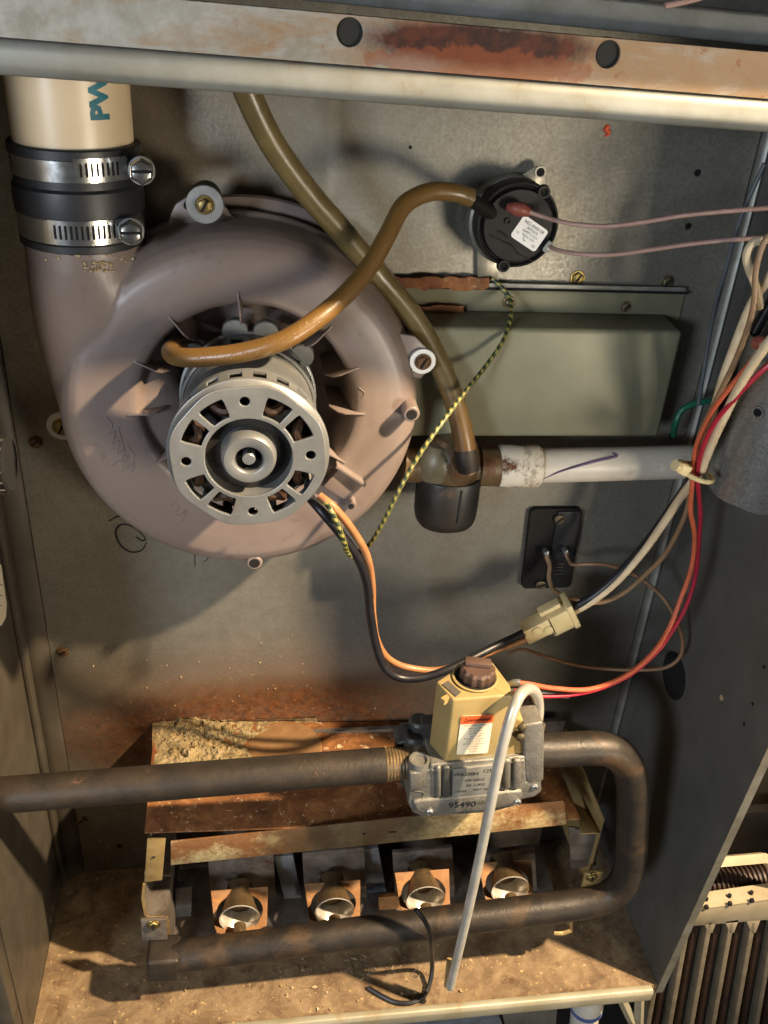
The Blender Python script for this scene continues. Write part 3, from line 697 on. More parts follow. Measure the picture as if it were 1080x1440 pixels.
for a in (75, 100, 40, 140):
    a = math.radians(a); q = F((Rm*.985*math.cos(a), Rm*.985*math.sin(a), -.081))
    MB().lathe(q, (0,-1,0), [(.0075,-.004),(.0075,.0012),(.0068,.0018),(.0001,.0018)], 20).build('through_bolt', M['motor'], mt)

# ================================================================== hoses
hb = Pl([(664,279,-.046),(640,271,-.047),(604,270,-.052),(568,289,-.060),(545,330,-.070),(520,374,-.080),(485,415,-.092),(440,453,-.104),(395,480,-.110),(340,496,-.108),(290,502,-.104),(262,503,-.100),(245,500,-.093),(240,494,-.084),(246,488,-.068),(254,484,-.050)])
tag(MB().tube(hb, .0051, 20, 10).build('pressure_hose', MHOSE, loc=hb[8]), 'shiny amber brown hose curving from the black switch to the blower', 'hose')
db = Pl([(335,95,-.075),(352,140,-.072),(385,205,-.066),(432,270,-.058),(480,325,-.050),(530,385,-.042),(580,445,-.042),(615,505,-.046),(638,560,-.052),(651,610,-.058),(657,650,-.062)])
tag(MB().tube(db, .0068, 20, 10).build('drain_hose', MDRAIN, loc=db[5]), 'long olive drain hose running from the top to the trap tee', 'hose')

# ================================================================== pressure switch
sc_ = P(729, 318, -.030); kk = K(729, 318, -.030); RS = 60*kk
ps = thing('pressure_switch', Vector((sc_.x, 0, sc_.z)), 'round black pressure switch with a white label on a grey bracket', 'pressure switch')
b_ = Vector((sc_.x, 0, sc_.z))
MB().lathe(b_+Vector((-.0006,0,-.0006)), (0,-1,0), [(RS*.99,.004),(RS*1.035,.006),(RS*1.035,.0165),(RS*.98,.0175)], 64).build('metal_pan', M['galv'], ps)
MB().lathe(b_, (0,-1,0), [(RS*.98,.017),(RS*1.0,.018),(RS*1.0,.027),(RS*.975,.0292),(RS*.93,.0295),(RS*.90,.0275),(RS*.86,.0270),(RS*.845,.0288),(RS*.82,.0300),(.0001,.0302)], 64).build('body', M['blackp'], ps)
def earplate(pts, Y): return MB().prism([P(x, y, Y) for x, y in pts], (0, .0016, 0)).build('bracket_ear', M['galv'], ps, bevel=.0004)
e1 = earplate([(726,252),(752,234),(761,233),(768,239),(768,262),(750,275),(730,275)], -.009)
q = P(760, 242, -.0094); MB().lathe(q, (0,-1,0), [(.0026,-.001),(.0037,-.001),(.0035,.0006),(.0026,.0006)], 20, closed_profile=True).build('ear_eyelet', M['galv'], e1)
MB().cyl(q+Vector((0,-.0001,0)), q+Vector((0,.001,0)), .0025, n=16).build('ear_hole', M['hole'], e1)
earplate([(672,352),(690,360),(706,372),(700,392),(690,397),(672,395),(671,370)], -.004)
for x, y in ((765,270),(708,374)):
    q = P(x, y, -.0298); MB().lathe(q, (0,-1,0), [(.0023,-.002),(.0040,-.002),(.0036,.0011),(.0023,.0011)], 20, closed_profile=True).build('rivet_collar', M['blackp'], ps)
    MB().cyl(q+Vector((0,.0005,0)), q+Vector((0,.002,0)), .0024, n=14).build('rivet_hole', M['hole'], ps)
MB().tube([P(690,299,-.026), P(672,287,-.034), P(657,277,-.044)], [.0050,.0042,.0040], 18, smooth=False).build('hose_port', M['blackp'], ps)
MB().tube(Pl([(688,330),(700,336),(712,342),(722,347),(728,357),(740,362),(750,368)], -.0303), .00045, 6).build('moulded_line', M['blackp'], ps)
MB().tube(Pl([(700,325),(708,329),(713,333)], -.0303), .0006, 6).build('moulded_line', M['blackp'], ps)
q = P(714, 311, -.0303); MB().lathe(q, (0,-1,0), [(.0012,0),(.0022,0),(.002,.0010),(.0012,.0010)], 16, closed_profile=True).build('moulded_ring', M['blackp'], ps)
lc = P(744.5, 328.5, -.0304); kk = K(744, 328, -.0304); LA = math.radians(-29.5); fl_ = FF(lc, LA)
lab = mapped(MB(), plate2d([rrect(44.5*kk, 34*kk, 4.5*kk)], .0003), FF(lc+Vector((0,-.0003,0)), LA)).build('label', M['gasket'], ps)
def print_lines(lines, fn_at, parent, m):
    for txt, cx, cy, size in lines:
        vf = text2d(txt, size); mapped(MB(), vf, lambda v: fn_at((v[0]+cx, v[1]+cy, .0002))).build('print', m, parent, flat=True)
fl2 = FF(lc+Vector((0,-.0003,0)), LA)
print_lines([('NS2-0000-08', 0, 11*kk, 6.4*kk), ('20T4.610', 1*kk, 5.2*kk, 5*kk), ('66407-1-1213', 1*kk, -.3*kk, 4.6*kk), ('Virginia, USA', 1*kk, -5.5*kk, 4*kk), ('CE', 15*kk, -11.5*kk, 5*kk), ('us', -1*kk, -11*kk, 5*kk), ('R', -4*kk, -10*kk, 4.2*kk), ('UL', -16*kk, -7*kk, 4.6*kk)], fl2, lab, M['ink'])
bt = P(727, 293, -.034)
MB().tube([P(714,291,-.0335), P(724,293,-.036), P(733,295,-.037), P(745,299,-.037)], [.0024,.0038,.0042,.0026], 12).build('terminal_boot', M['pinkboot'], ps, bevel=0)
MB().box(P(771,346,-.033), (.0036,.0024,.0060), Matrix.Rotation(math.radians(32),3,'Y')).build('spade_terminal', M['zinc'], ps, bevel=.0006)
MB().box(P(767,351,-.032), (.0030,.0030,.0030), Matrix.Rotation(math.radians(32),3,'Y')).build('spade_terminal', M['zinc'], ps, bevel=.0006)

# ================================================================== olive collector cover
cv = thing('collector_cover', P(760, 615, 0), 'olive grey sheet metal cover box to the right of the blower', 'cover')
x0, x1 = P(545, 430, -.002).x, P(957, 440, -.002).x
za, zb_ = P(760, 401, -.002).z, P(760, 461, -.002).z
MB().prism([(x0, 0, za+.001), (x0, -.002, za+.001), (x0, -.0045, za-.001), (x0, -.0030, za-.003), (x0, -.0022, za-.006), (x0, -.0022, zb_-.03), (x0, 0, zb_-.03)], (x1-x0, 0, 0)).build('flange', M['cover'], cv, bevel=.0004)
MB().box(((x0+x1)/2+.004, -.0053, za+.0004), (x1-x0-.012, .0016, .0028)).build('flange_lip', M['galvw'], cv, bevel=.0004)
MB().box(((x0+x1)/2+.006, -.0046, za-.0022), (x1-x0-.010, .0008, .0016)).build('flange_gap', M['hole'], cv)
X1 = P(958, 480, -.034).x; zt, zbm = P(760, 463, -.034).z, P(760, 615, -.034).z
MB().prism([(x0, -.0025, P(760,438,-.0025).z), (x0, -.034, zt), (x0, -.034, zbm), (x0, -.0025, zbm)], (X1-x0, 0, 0)).build('box', M['cover'], cv, bevel=.0030, seg=3)
MB().box(((x0+X1)/2-.004, -.006, zbm-.003), (X1-x0-.012, .011, .0055)).build('gasket_strip', M['rustplate'], cv)
rs_ = MB()
for x_a, x_b, y_, h_ in ((556, 688, 398, 15), (568, 652, 436, 11)):
    pts = [(x_a+(x_b-x_a)*i/16, y_-h_*.5+random.uniform(-2, 2)) for i in range(17)] + [(x_b-(x_b-x_a)*i/16, y_+h_*.5+random.uniform(-3, 3)+ (.01*(x_b-x_a))) for i in range(17)]
    rs_.prism([P(x, y, -.0068) for x, y in pts], (0, .0025, 0))
rs_.build('rust_crust', M['rustplate'], cv, flat=True)
screw(880, 431, -.0023, .0030, M['dullscrew'], 'small screw in the upper flange of the olive cover', 50)
screw(716, 425, -.0023, .0034, M['dullscrew'], 'screw with the green ground wire on the olive cover', 40)

# ================================================================== trap tee and drain pipe
TY = -.036
tc_ = P(628, 655, TY)
tee = thing('drain_tee', tc_, 'grimy amber drain tee between blower and white pipe', 'drain tee')
ct, cb = P(640, 630, TY-.016), P(628, 690, TY-.018); CX = P(629, 690, TY).x; CZt, CZb = P(629, 684, TY-.019).z, P(629, 752, TY-.019).z
MB().lathe((CX, TY, CZt-.004), (0,0,1), [(.0185,0),(.0195,.006),(.0192,.018),(.0165,.026),(.012,.031),(.0001,.032)], 40).build('body', M['amber'], tee)
MB().tube([P(566,652,TY), P(600,655,TY), P(700,656,TY)], .0118, 28, smooth=False).build('side_arm', M['amber'], tee)
MB().tube([P(672,655,TY), P(701,656,TY)], .0136, 28, smooth=False).build('arm_collar', M['amber'], tee)
MB().tube([P(642,668,-.044), P(655,650,-.056)], [.0108, .0094], 24, smooth=False).build('hose_port', M['amber'], tee)
MB().tube(Pl([(654,632,-.060),(656,645,-.0618),(659,661,-.063)]), [.0071,.0073,.0073,.0068], 20).build('hose_end', M['blackp'], tee)
fc = P(616, 650, TY-.004); MB().lathe(fc+Vector((0,0,-.016)), (0,0,1), [(.0001,0),(.010,.002),(.0142,.009),(.0145,.017),(.0135,.024),(.009,.030),(.0001,.032)], 32).build('film', M['haze'], tee)
cupp = MB()
rings = []
for z, s_ in ((CZb,.80),(CZb+.0006,.88),(CZb+.003,.955),(CZb+.008,1),(CZt-.001,1.02),(CZt,1.0),(CZt,.9)):
    rings.append([Vector((CX+.0212*s_*math.copysign(abs(math.cos(t))**.88, math.cos(t)), TY+.0205*s_*math.copysign(abs(math.sin(t))**.88, math.sin(t)), z)) for t in [2*PI*i/48 for i in range(48)]])
cupp.loft(rings)
tag(cupp.build('trap_cup', M['cap'], loc=(CX, TY, CZb)), 'black plastic trap cup hanging below the amber tee', 'trap cup')
MB().box((CX+.0045, TY-.0206, (CZt+CZb)/2+.004), (.0012, .0016, CZt-CZb-.012)).build('mould_seam', M['rubber'], bpy.data.objects['trap_cup'])
pp = thing('drain_pipe', P(866, 652, TY), 'white plastic drain pipe with a purple pen line beside the tee', 'pipe')
a, b = P(750, 655, TY), P(985, 649, TY)
MB().tube([a, b+(b-a)*.12], .0118, 36, smooth=False).build('pipe', M['pvcw'], pp)
MB().tube([P(699,655,TY), P(702,655,TY), P(755,655,TY), P(757,655,TY)], [.0134,.0144,.0144,.0138], 36, smooth=False).build('coupling', M['pvcd'], pp)
mk = MB()
d_ = b-a
def onp(t, ang, r=.0119): # point on the pipe's front
    q = a+d_*t; return q+Vector((0, -math.cos(ang)*r, math.sin(ang)*r))
pen = [(765,673),(785,664),(810,656),(840,648),(862,643),(867,640),(861,637)]
def pipe_hit(x, y):
    d = ray(x, y); ax = d_.normalized(); o_ = CAM-a
    dp = d-ax*d.dot(ax); op = o_-ax*o_.dot(ax)
    A_, B_, C_ = dp.dot(dp), 2*dp.dot(op), op.dot(op)-.0119**2; D_ = max(B_*B_-4*A_*C_, 0)
    return CAM+d*((-B_-math.sqrt(D_))/(2*A_))
mk.tube([pipe_hit(x, y) for x, y in pen], [.0004,.0009,.0011,.0013,.0006], n=6)
mk.build('pen_line', mat('purple_ink', '#6a5570', None, .6), pp)

# ================================================================== black limit switch plate
lm = thing('limit_switch', P(777, 772, 0), 'black rectangular switch plate with two screws on the back panel', 'limit switch')
qs = [P(748,716,-.005), P(819,718,-.005), P(804,826,-.005), P(733,827,-.005)]
cx_ = sum((q.x for q in qs))/4; cz_ = sum((q.z for q in qs))/4; W_ = (qs[1]-qs[0]).length; H_ = ((qs[3]-qs[0]).length+(qs[2]-qs[1]).length)/2
lf = FF(Vector((cx_, -.005, cz_)))
sk = ((qs[0].x+qs[1].x)-(qs[2].x+qs[3].x))/2/H_
mapped(MB(), plate2d([rrect(W_, H_, .004)], .005, .0006), lambda v: lf((v[0]+v[1]*sk, v[1], v[2]))).build('plate', M['blackp'], lm)
MB().prism([lf(v) for v in ((-.001,-H_*.49,-.001),(-.001,H_*.49,-.001),(-.001,H_*.49,.0018),(-.001,-H_*.49,.0018))], (W_*.46, 0, 0)).build('raised_half', M['rubber'], lm, bevel=.0006)
for i in range(4): MB().box(lf((.008,-.012-i*.003,.0019)), (.007-.001*(i%2), .0002, .0007)).build('embossed_line', M['inkgrey'], lm)
for (x, y) in ((768, 778), (795, 776)):
    MB().box(P(x, y, -.012), (.0035, .006, .006), Matrix.Rotation(math.radians(-20),3,'Y')).build('spade_terminal', M['zinc'], lm, bevel=.0006)
screw(786, 729, -.0055, .0040, M['dullscrew'], 'upper round screw in the black switch plate', 45, hexr=False, tall=.0026)
screw(760, 821, -.0055, .0040, M['dullscrew'], 'lower round screw in the black switch plate', 20, hexr=False, tall=.0026)

# ================================================================== galvanised shield at the right
SX = P(1082, 600, -.075).x; st_, sb_ = P(1050, 486, -.095).z, P(1040, 706, -.095).z
gs = thing('galvanised_shield', (SX, -.085, sb_), 'curved galvanised metal shield standing at the right edge', 'metal shield')
cyl_x = P(1050, 600, -.085).x
rings = []
for i in range(13):
    t = i/12; z = sb_+(st_-sb_)*t
    row = []
    for k in range(25):
        an = PI*(1.08-1.16*k/24); rr = .0335
        row.append(Vector((cyl_x+.024+rr*math.cos(an), -.078-rr*1.02*math.sin(an), z + (.0012*math.sin(k*.9)*math.sin(k*.37+1) if i == 0 else 0))))
    rings.append(row)
inner = [[p+Vector(((cyl_x+.024-p.x)*.03, (-.078-p.y)*.03, 0)) for p in r[::-1]] for r in rings]
MB().loft([a_+b_ for a_, b_ in zip(rings, inner)]).build('curved_sheet', M['shield'], gs, angle=50)
d = ray(1066, 580); 
def shield_hit(x, y):
    d = ray(x, y); o_ = Vector((cyl_x+.024, -.078)); p0 = Vector((CAM.x, CAM.y))-o_; dd = Vector((d.x, d.y))
    A_, B_, C_ = dd.dot(dd), 2*dd.dot(p0), p0.dot(p0)-.034**2; D_ = max(B_*B_-4*A_*C_, 0)
    return CAM+d*((-B_-math.sqrt(D_))/(2*A_))
q = shield_hit(1066, 580); nrm = Vector((q.x-cyl_x-.024, q.y+.078, 0)).normalized()
MB().lathe(q, nrm, [(.0026,-.0005),(.0042,-.0005),(.0038,.0008),(.0026,.0008)], 20, closed_profile=True).build('hole_rim', M['shield'], gs)
MB().cyl(q-nrm*.002, q+nrm*.0001, .0027, n=16).build('screw_hole', M['hole'], gs)
tag(MB().tube([P(1058,482,-.110), P(1066,482,-.112), P(1075,482,-.112)], [.0028,.0042,.0036], 14, smooth=False).build('red_cap', M['pinkboot'], loc=P(1066,482,-.112)), 'small dull red cap on the top of the galvanised shield', 'cap')

# ================================================================== wires
def wire(pts, r, m, label, Y=None, name='wire', n=10, sub=7, cat='wire'):
    pw = Pl(pts, Y); return tag(MB().tube(pw, r, n, sub).build(name, M[m] if isinstance(m, str) else m, loc=pw[len(pw)//2]), label, cat)
wire([(741,297,-.038),(765,305,-.042),(800,314,-.052),(850,318,-.062),(905,312,-.072),(960,303,-.082),(1020,297,-.092),(1100,291,-.10)], .0013, 'pink', 'upper pink wire running right from the black pressure switch')
wire([(774,347,-.034),(785,352,-.040),(815,357,-.050),(860,358,-.060),(915,351,-.072),(970,343,-.084),(1030,337,-.095),(1100,332,-.10)], .0013, 'pink', 'lower pink wire running right from the black pressure switch')
wire([(1100,337,-.105),(1075,337,-.106),(1058,343,-.107),(1050,360,-.107),(1054,380,-.106),(1061,397,-.105),(1066,415,-.104),(1068,432,-.10)], .0023, 'white', 'cream wire bent into a hook near the right edge')
wire([(1100,360,-.103),(1078,396,-.100),(1054,433,-.096),(1028,499,-.090),(1016,533,-.086),(1004,575,-.078),(992,620,-.075),(984,652,-.075)], .0025, 'white', 'thick cream wire slanting down beside the galvanised shield', n=12)
wire([(1082,330,-.112),(1072,346,-.112),(1063,380,-.112),(1061,420,-.112),(1054,454,-.110),(1038,499,-.104),(1022,533,-.098),(1004,570,-.092),(986,607,-.084),(977,640,-.080),(973,668,-.080),(965,720,-.076),(938,776,-.068),(910,806,-.062),(880,832,-.060),(850,846,-.060),(820,846,-.058),(795,839,-.048),(778,829,-.030),(772,812,-.020),(773,796,-.016),(768,781,-.0135)], .0017, 'tan', 'long tan brown wire from the right edge looping to the black switch plate')
wire([(1075,230,-.07),(1040,310,-.065),(1020,380,-.06),(1008,420,-.055),(998,470,-.05),(990,520,-.05),(982,570,-.05)], .0013, 'grey', 'thin grey wire behind the cream wires at the right wall')
wire([(1090,470,-.122),(1080,480,-.122),(1054,512,-.118),(1028,543,-.112),(1004,575,-.104),(986,610,-.095),(978,633,-.090),(975,660,-.088),(973,685,-.088),(971,718,-.088),(977,755,-.088),(972,800,-.090),(955,848,-.094),(940,885,-.100),(918,918,-.108),(880,950,-.114),(830,969,-.118),(780,968,-.122),(745,962,-.122),(727,960,-.122)], .0016, 'orange', 'orange wire curving from the right edge down to the gas valve')
wire([(1092,468,-.124),(1076,488,-.123),(1044,536,-.116),(1020,583,-.107),(1004,617,-.098),(993,644,-.092),(986,662,-.089),(972,680,-.084),(957,700,-.078),(933,736,-.072),(905,775,-.066),(870,815,-.062),(838,842,-.060),(808,860,-.058)], .0027, 'white', 'cream wire from the cable tie down to the cream connector', n=12)
wire([(1092,508,-.122),(1080,514,-.122),(1049,543,-.117),(1028,567,-.112),(1007,591,-.105),(993,617,-.098),(984,644,-.092),(981,670,-.090),(983,697,-.088),(985,723,-.088),(983,760,-.088),(978,810,-.090),(966,850,-.094),(946,886,-.100),(924,916,-.106),(890,946,-.112),(850,966,-.116),(810,976,-.118),(770,979,-.120),(738,976,-.120)], .0015, 'red', 'red wire running beside the orange wire down to the gas valve')
wire([(1090,486,-.12),(1062,518,-.114),(1030,560,-.108),(1008,600,-.100),(994,630,-.092),(987,656,-.088),(981,690,-.084)], .0017, 'grey', 'blue grey wire tucked between the red and cream wires')
wire([(1100,400,-.07),(1070,450,-.07),(1040,510,-.07),(1010,580,-.072),(985,640,-.074),(968,680,-.074),(940,722,-.070),(905,770,-.064),(870,808,-.060),(835,838,-.058),(806,854,-.057)], .0034, 'black', 'thick black wire from the bundle down to the cream connector', n=12)
wire([(795,778,-.0135),(800,788,-.018),(806,794,-.024),(830,793,-.030),(860,796,-.034),(895,810,-.040),(925,833,-.050),(945,860,-.060),(959,895,-.066),(957,922,-.068),(938,938,-.066),(907,942,-.058),(858,941,-.046),(809,935,-.034),(764,922,-.022),(735,913,-.012),(716,918,-.004)], .0014, 'brown', 'thin brown wire looping from the black switch plate above the valve')
wire([(800,980,-.10),(770,977,-.112),(745,972,-.118),(726,968,-.120)], .0014, 'grey', 'short grey wire joined to the right side of the gas valve')
wire([(1000,563,-.03),(975,568,-.03),(958,578,-.03),(950,595,-.03),(947,612,-.02)], .0022, 'green', 'short green wire bent behind the right end of the olive cover')
gp = [(692,392,-.006),(706,405,-.010),(718,424,-.016),(717,452,-.030),(706,482,-.041),(684,514,-.048),(655,550,-.062),(622,594,-.082),(592,636,-.094),(566,680,-.100),(543,726,-.100),(525,758,-.096),(513,772,-.092)]
wire(gp, .0014, 'gyl', 'yellow and green striped ground wire from the olive cover to the blower leads', n=12, name='ground_wire')
wire([(452,702,-.108),(464,715,-.116),(475,738,-.119),(484,762,-.118),(488,776,-.111),(497,782,-.106),(512,771,-.100)], .0016, 'gyl', 'yellow and green wire wrapped round the leads below the motor', n=12, name='ground_wire')
wire([(436,700,-.100),(455,722,-.108),(480,752,-.110),(503,784,-.106),(516,820,-.100),(521,865,-.094),(529,908,-.090),(541,938,-.090),(562,953,-.090),(598,952,-.090),(640,937,-.088),(690,912,-.078),(722,897,-.068),(742,887,-.062)], .0029, 'black', 'thick black motor lead hanging in a loop to the connector', n=12, name='motor_lead')
wire([(449,697,-.108),(470,714,-.113),(496,746,-.110),(516,782,-.104),(523,822,-.093),(524,862,-.086),(530,900,-.082),(546,926,-.082),(575,939,-.081),(620,942,-.081),(665,926,-.077),(705,912,-.070),(746,897,-.062)], .0024, 'orangel', 'light orange motor lead hanging in a loop to the connector', n=12, name='motor_lead')
# connector
ca, cb = P(736, 891, -.060), P(806, 856, -.058); ax = (cb-ca); Lc = ax.length; ax.normalize(); sd = Vector((0,-1,0)); upv = ax.cross(sd)*-1
RC = Matrix((ax, sd, upv)).transposed()
cn = thing('wire_connector', (ca+cb)/2, 'cream plastic wire connector joining the motor leads above the valve', 'connector')
mid = (ca+cb)/2
MB().box(mid-ax*Lc*.22, (Lc*.56, .013, .0135), RC).build('plug_half', M['conn'], cn, bevel=.0012)
MB().box(mid+ax*Lc*.24, (Lc*.46, .0155, .0160), RC).build('socket_half', M['conn'], cn, bevel=.0012)
MB().box(mid+ax*Lc*.44, (.0045, .018, .0215), RC).build('end_flange', M['conn'], cn, bevel=.0010)
for s_ in (-1, 1): MB().box(mid+ax*Lc*(.20 if s_ < 0 else .12)+upv*s_*.0112, (.0165, .008, .0038), RC).build('latch', M['conn'], cn, bevel=.0010)
for s_ in (-1, 1): MB().lathe(mid-ax*Lc*(.16+.1*s_)+sd*.006+upv*.002*s_, sd, [(.0042,0),(.0036,.0015),(.002,.0022),(.0001,.0024)], 18).build('lock_bump', M['conn'], cn)
MB().box(mid+ax*.001+sd*.0068, (.0006, .0026, .0150), RC).build('joint_gap', M['hole'], cn)
# cable tie
tp = P(978, 664, -.089)
ct_ = thing('cable_tie', tp, 'yellowed cable tie round the wire bundle at the pipe end', 'cable tie')
loop = [tp+Vector((.0105*math.cos(t), .012*math.sin(t), -.0025*math.cos(t))) for t in [2*PI*i/20 for i in range(21)]]
MB().tube(loop, .0016, 8, 2).build('strap', M['conn'], ct_)
MB().box(P(960, 658, -.096), (.0085, .008, .0075), Matrix.Rotation(.5,3,'Y')).build('head', M['conn'], ct_, bevel=.0018, seg=3)
MB().tube([P(955,656,-.098), P(949,654,-.099)], .0034, 10, smooth=False).build('tail', M['conn'], ct_)

# ================================================================== gas valve
GY = -.142
vz = lambda x, y, Y=GY: P(x, y, Y).z
gv = thing('gas_valve', P(660, 1140, GY), 'gas valve with tan cover, warning label and cast metal base', 'gas valve')
# tan cover: footprint on its top plane
zt = vz(637, 984); zl = vz(634, 1072)
fp = [PZ(637, 984, zt), PZ(700, 979, zt), PZ(722, 978, zt), PZ(717, 962, zt), PZ(692, 929, zt), PZ(652, 933, zt), PZ(613, 958, zt)]
bot = [Vector((q.x, q.y, zl)) for q in fp]
rx = P(739, 1064, GY).x
bot[2].x = rx; bot[3].x = rx; bot[1].x += .002
cvb = MB().loft([[q for q in bot], [Vector((b_.x, b_.y, zl+(zt-zl)*.5)) for b_ in bot], [Vector((q.x, q.y, zl+(zt-zl)*.74)) for q in fp], [q for q in fp]])
cvo = cvb.build('cover', M['tan_c'], gv, bevel=.0016, seg=3)
kc = PZ(668, 953, zt)
MB().lathe(kc, (0,0,1), [(.0150,.0008),(.0150,.0014),(.0140,.0018),(.0132,.0012),(.0132,.0008)], 36, closed_profile=True).build('knob_collar', M['tan_c'], cvo)
MB().lathe(kc, (0,0,1), [(.0134,.0003),(.0134,.0009),(.0001,.0009)], 30).build('knob_well', M['hole'], cvo)
kb = MB(); rg = []
for r_, h_ in ((.0108,.0008),(.0112,.0018),(.0110,.0075),(.0096,.0092)):
    rg.append([kc+Vector((.0012,0,0))+Vector((r_*(1+.05*math.cos(12*t))*math.cos(t), r_*(1+.05*math.cos(12*t))*math.sin(t), h_)) for t in [2*PI*i/72 for i in range(72)]])
kb.loft(rg); ko = kb.build('knob', M['knob'], gv, angle=25)
MB().box(kc+Vector((.0012,.002,.0105)), (.017,.0072,.0045), Matrix.Rotation(math.radians(-12),3,'Z')).build('knob_grip', M['knob'], ko, bevel=.0012)
MB().prism([PZ(x, y, zt+.0008) for x, y in ((622,962),(630,957),(648,973),(641,979))], (0,0,-.006)).build('cover_slot', M['inkgrey'], cvo)
nb = PZ(628, 982, zt-.003); MB().box(nb+Vector((0,-.0005,.0)), (.0080,.0034,.0040), Matrix.Rotation(math.radians(35),3,'Z')).build('cover_tab', M['tan_c'], cvo)
MB().tube([PZ(690,962,zt), PZ(700,972,zt-.0002), PZ(712,978,zt-.0003)], .0005, 6).build('cover_ridge', M['tan_c'], cvo)
# warning label
l0, l1, l2, l3 = P(646,1009,GY-.0004), P(692,1003,GY-.0004), P(690,1058,GY-.0004), P(643,1063,GY-.0004)
wl = (l1-l0).length; hl = (l3-l0).length; lcx = (l0+l1+l2+l3)/4; la = math.atan2((l1-l0).z, (l1-l0).x)
la = math.radians(0.5)
wfn = FF(Vector((lcx.x, GY-.0003, lcx.z)), la); wf2 = FF(Vector((lcx.x, GY-.0006, lcx.z)), la)
lab = mapped(MB(), plate2d([rrect(wl, hl, .0015)], .0003), wfn).build('warning_label', M['paper'], gv)
mapped(MB(), plate2d([rrect(wl, hl*.20, .0006, cx=0, cy=hl*.40)], .0002), wf2).build('label_header', M['orange_l'], lab)
u = wl/46
wl3 = FF(Vector((lcx.x, GY-.0007, lcx.z)), la)
print_lines([('EXPLOSION HAZARD.', 0, hl*.26, 3.7*u), ('Failure to follow', 0, hl*.19, 3.4*u), ('this can result', 0, hl*.125, 3.4*u), ('DO NOT turn', 1*u, hl*.055, 3.7*u), ('valve upright', 1*u, -hl*.01, 3.4*u), ('DO NOT use tools', 0, -hl*.08, 3.7*u), ('to operate valve', 0, -hl*.145, 3.4*u), ('DO NOT use water', 0, -hl*.215, 3.7*u), ('if valve fails', 0, -hl*.28, 3.4*u), ('call service', 0, -hl*.345, 3.4*u), ('at once', 0, -hl*.41, 3.4*u)], wl3, lab, M['ink'])
mapped(MB(), text2d('WARNING', 7.0*u, bold=.10*u), lambda v: wl3((v[0]+4*u, v[1]+hl*.395, .0003))).build('print', M['ink'], lab, flat=True)
mapped(MB(), plate2d([[(-19*u,hl*.345),(-12.5*u,hl*.345),(-15.7*u,hl*.455)],[(-17.6*u,hl*.358),(-15.7*u,hl*.43),(-13.9*u,hl*.358)]], .0001), wl3).build('warning_triangle', M['ink'], lab)
# cast base
def slab(pts, Y0, Y1, name, m, bevel=.0015, par=None): return MB().prism([P(x, y, Y0) for x, y in pts], (0, Y1-Y0, 0)).build(name, m, par or gv, bevel=bevel, seg=3)
slab([(576,1086),(604,1083),(606,1076),(632,1073),(739,1064),(740,1100),(761,1097),(762,1113),(752,1121),(736,1124),(724,1134),(690,1143),(594,1149),(580,1143),(574,1130)], GY-.002, -.098, 'base', M['alu'], .0012)
slab([(590,1126),(735,1112),(736,1122),(722,1132),(690,1141),(596,1147),(584,1140),(580,1128)], GY-.0045, GY, 'base_lip', M['alu'], .002)
for xa, xb in ((613,621),(622,634)): slab([(xa,1080),(xb,1079),(xb,1122),(xa,1124)], GY-.0045, GY, 'casting_rib', M['alu'] if xa == 613 else M['darkalu'], .0018)
for xa, xb in ((708,719),(722,734)): slab([(xa,1070),(xb,1069),(xb-1,1110),(xa,1112)], GY-.0046, GY, 'casting_rib', M['alu'], .0018)
slab([(637,1083),(701,1075),(700,1117),(636,1123)], GY-.0040, GY, 'rating_plate', M['galvw'], .0004)
slab([(735,1020),(764,1016),(766,1030),(765,1097),(757,1104),(742,1106),(738,1090)], GY-.002, -.108, 'outlet_tower', M['alu'], .0018)
slab([(556,1046),(577,1040),(590,1052),(592,1086),(577,1090),(577,1130),(560,1095)], -.118, -.100, 'inlet_body', M['darkalu'], .003)
slab([(576,1088),(594,1086),(594,1110),(577,1112)], GY-.0036, GY, 'casting_step', M['alu'], .001)
c0 = P(590, 1068, GY+.004)
MB().lathe(Vector((c0.x, c0.y, c0.z-.012)), (0,0,1), [(.0072,0),(.0074,.008),(.0068,.0125),(.0052,.0125),(.0046,.0105),(.0001,.0105)], 28).build('pressure_tap', M['alu'], gv)
c0 = P(584, 1030, -.112)
ro = MB().lathe(Vector((c0.x, c0.y, c0.z-.020)), (0,0,1), [(.0092,0),(.0092,.016),(.0084,.018),(.0076,.020),(.0055,.020),(.0050,.0175),(.0001,.0175)], 30).build('regulator_tower', M['darkalu'], gv)
MB().lathe(Vector((c0.x, c0.y, c0.z-.004)), (0,0,1), [(.0028,0),(.0028,.0004),(.0001,.0004)], 16).build('tower_hole', M['hole'], ro)
c0 = P(590, 1014, -.104); MB().lathe(Vector((c0.x, c0.y, c0.z-.008)), (0,0,1), [(.0075,0),(.0075,.008),(.006,.010),(.0001,.010)], 20).build('rear_boss', M['darkalu'], gv)
slab([(594,1020),(614,1018),(614,1046),(596,1048)], -.120, -.110, 'bracket', M['darkalu'], .001)
for x, y, r_ in ((604, 1141, .0026), (728, 1127, .0024), (752, 1106, .0024)):
    q = P(x, y, GY-.0044 if x < 740 else GY-.002); b_ = MB().lathe(q, (0,-1,0), [(r_,0),(r_,.0010),(r_*.7,.0016),(.0001,.0016)], 18).build('casting_screw', M['zinc'], gv)
    MB().box(q+Vector((0,-.0017,0)), (r_*1.5,.0003,r_*.3), Matrix.Rotation(.6,3,'Y')).build('slot', M['hole'], b_)
slab([(606,1083),(637,1080),(637,1084),(606,1087)], GY-.0030, GY, 'casting_ledge', M['alu'], .0008)
slab([(701,1073),(738,1069),(738,1073),(701,1077)], GY-.0030, GY, 'casting_ledge', M['alu'], .0008)
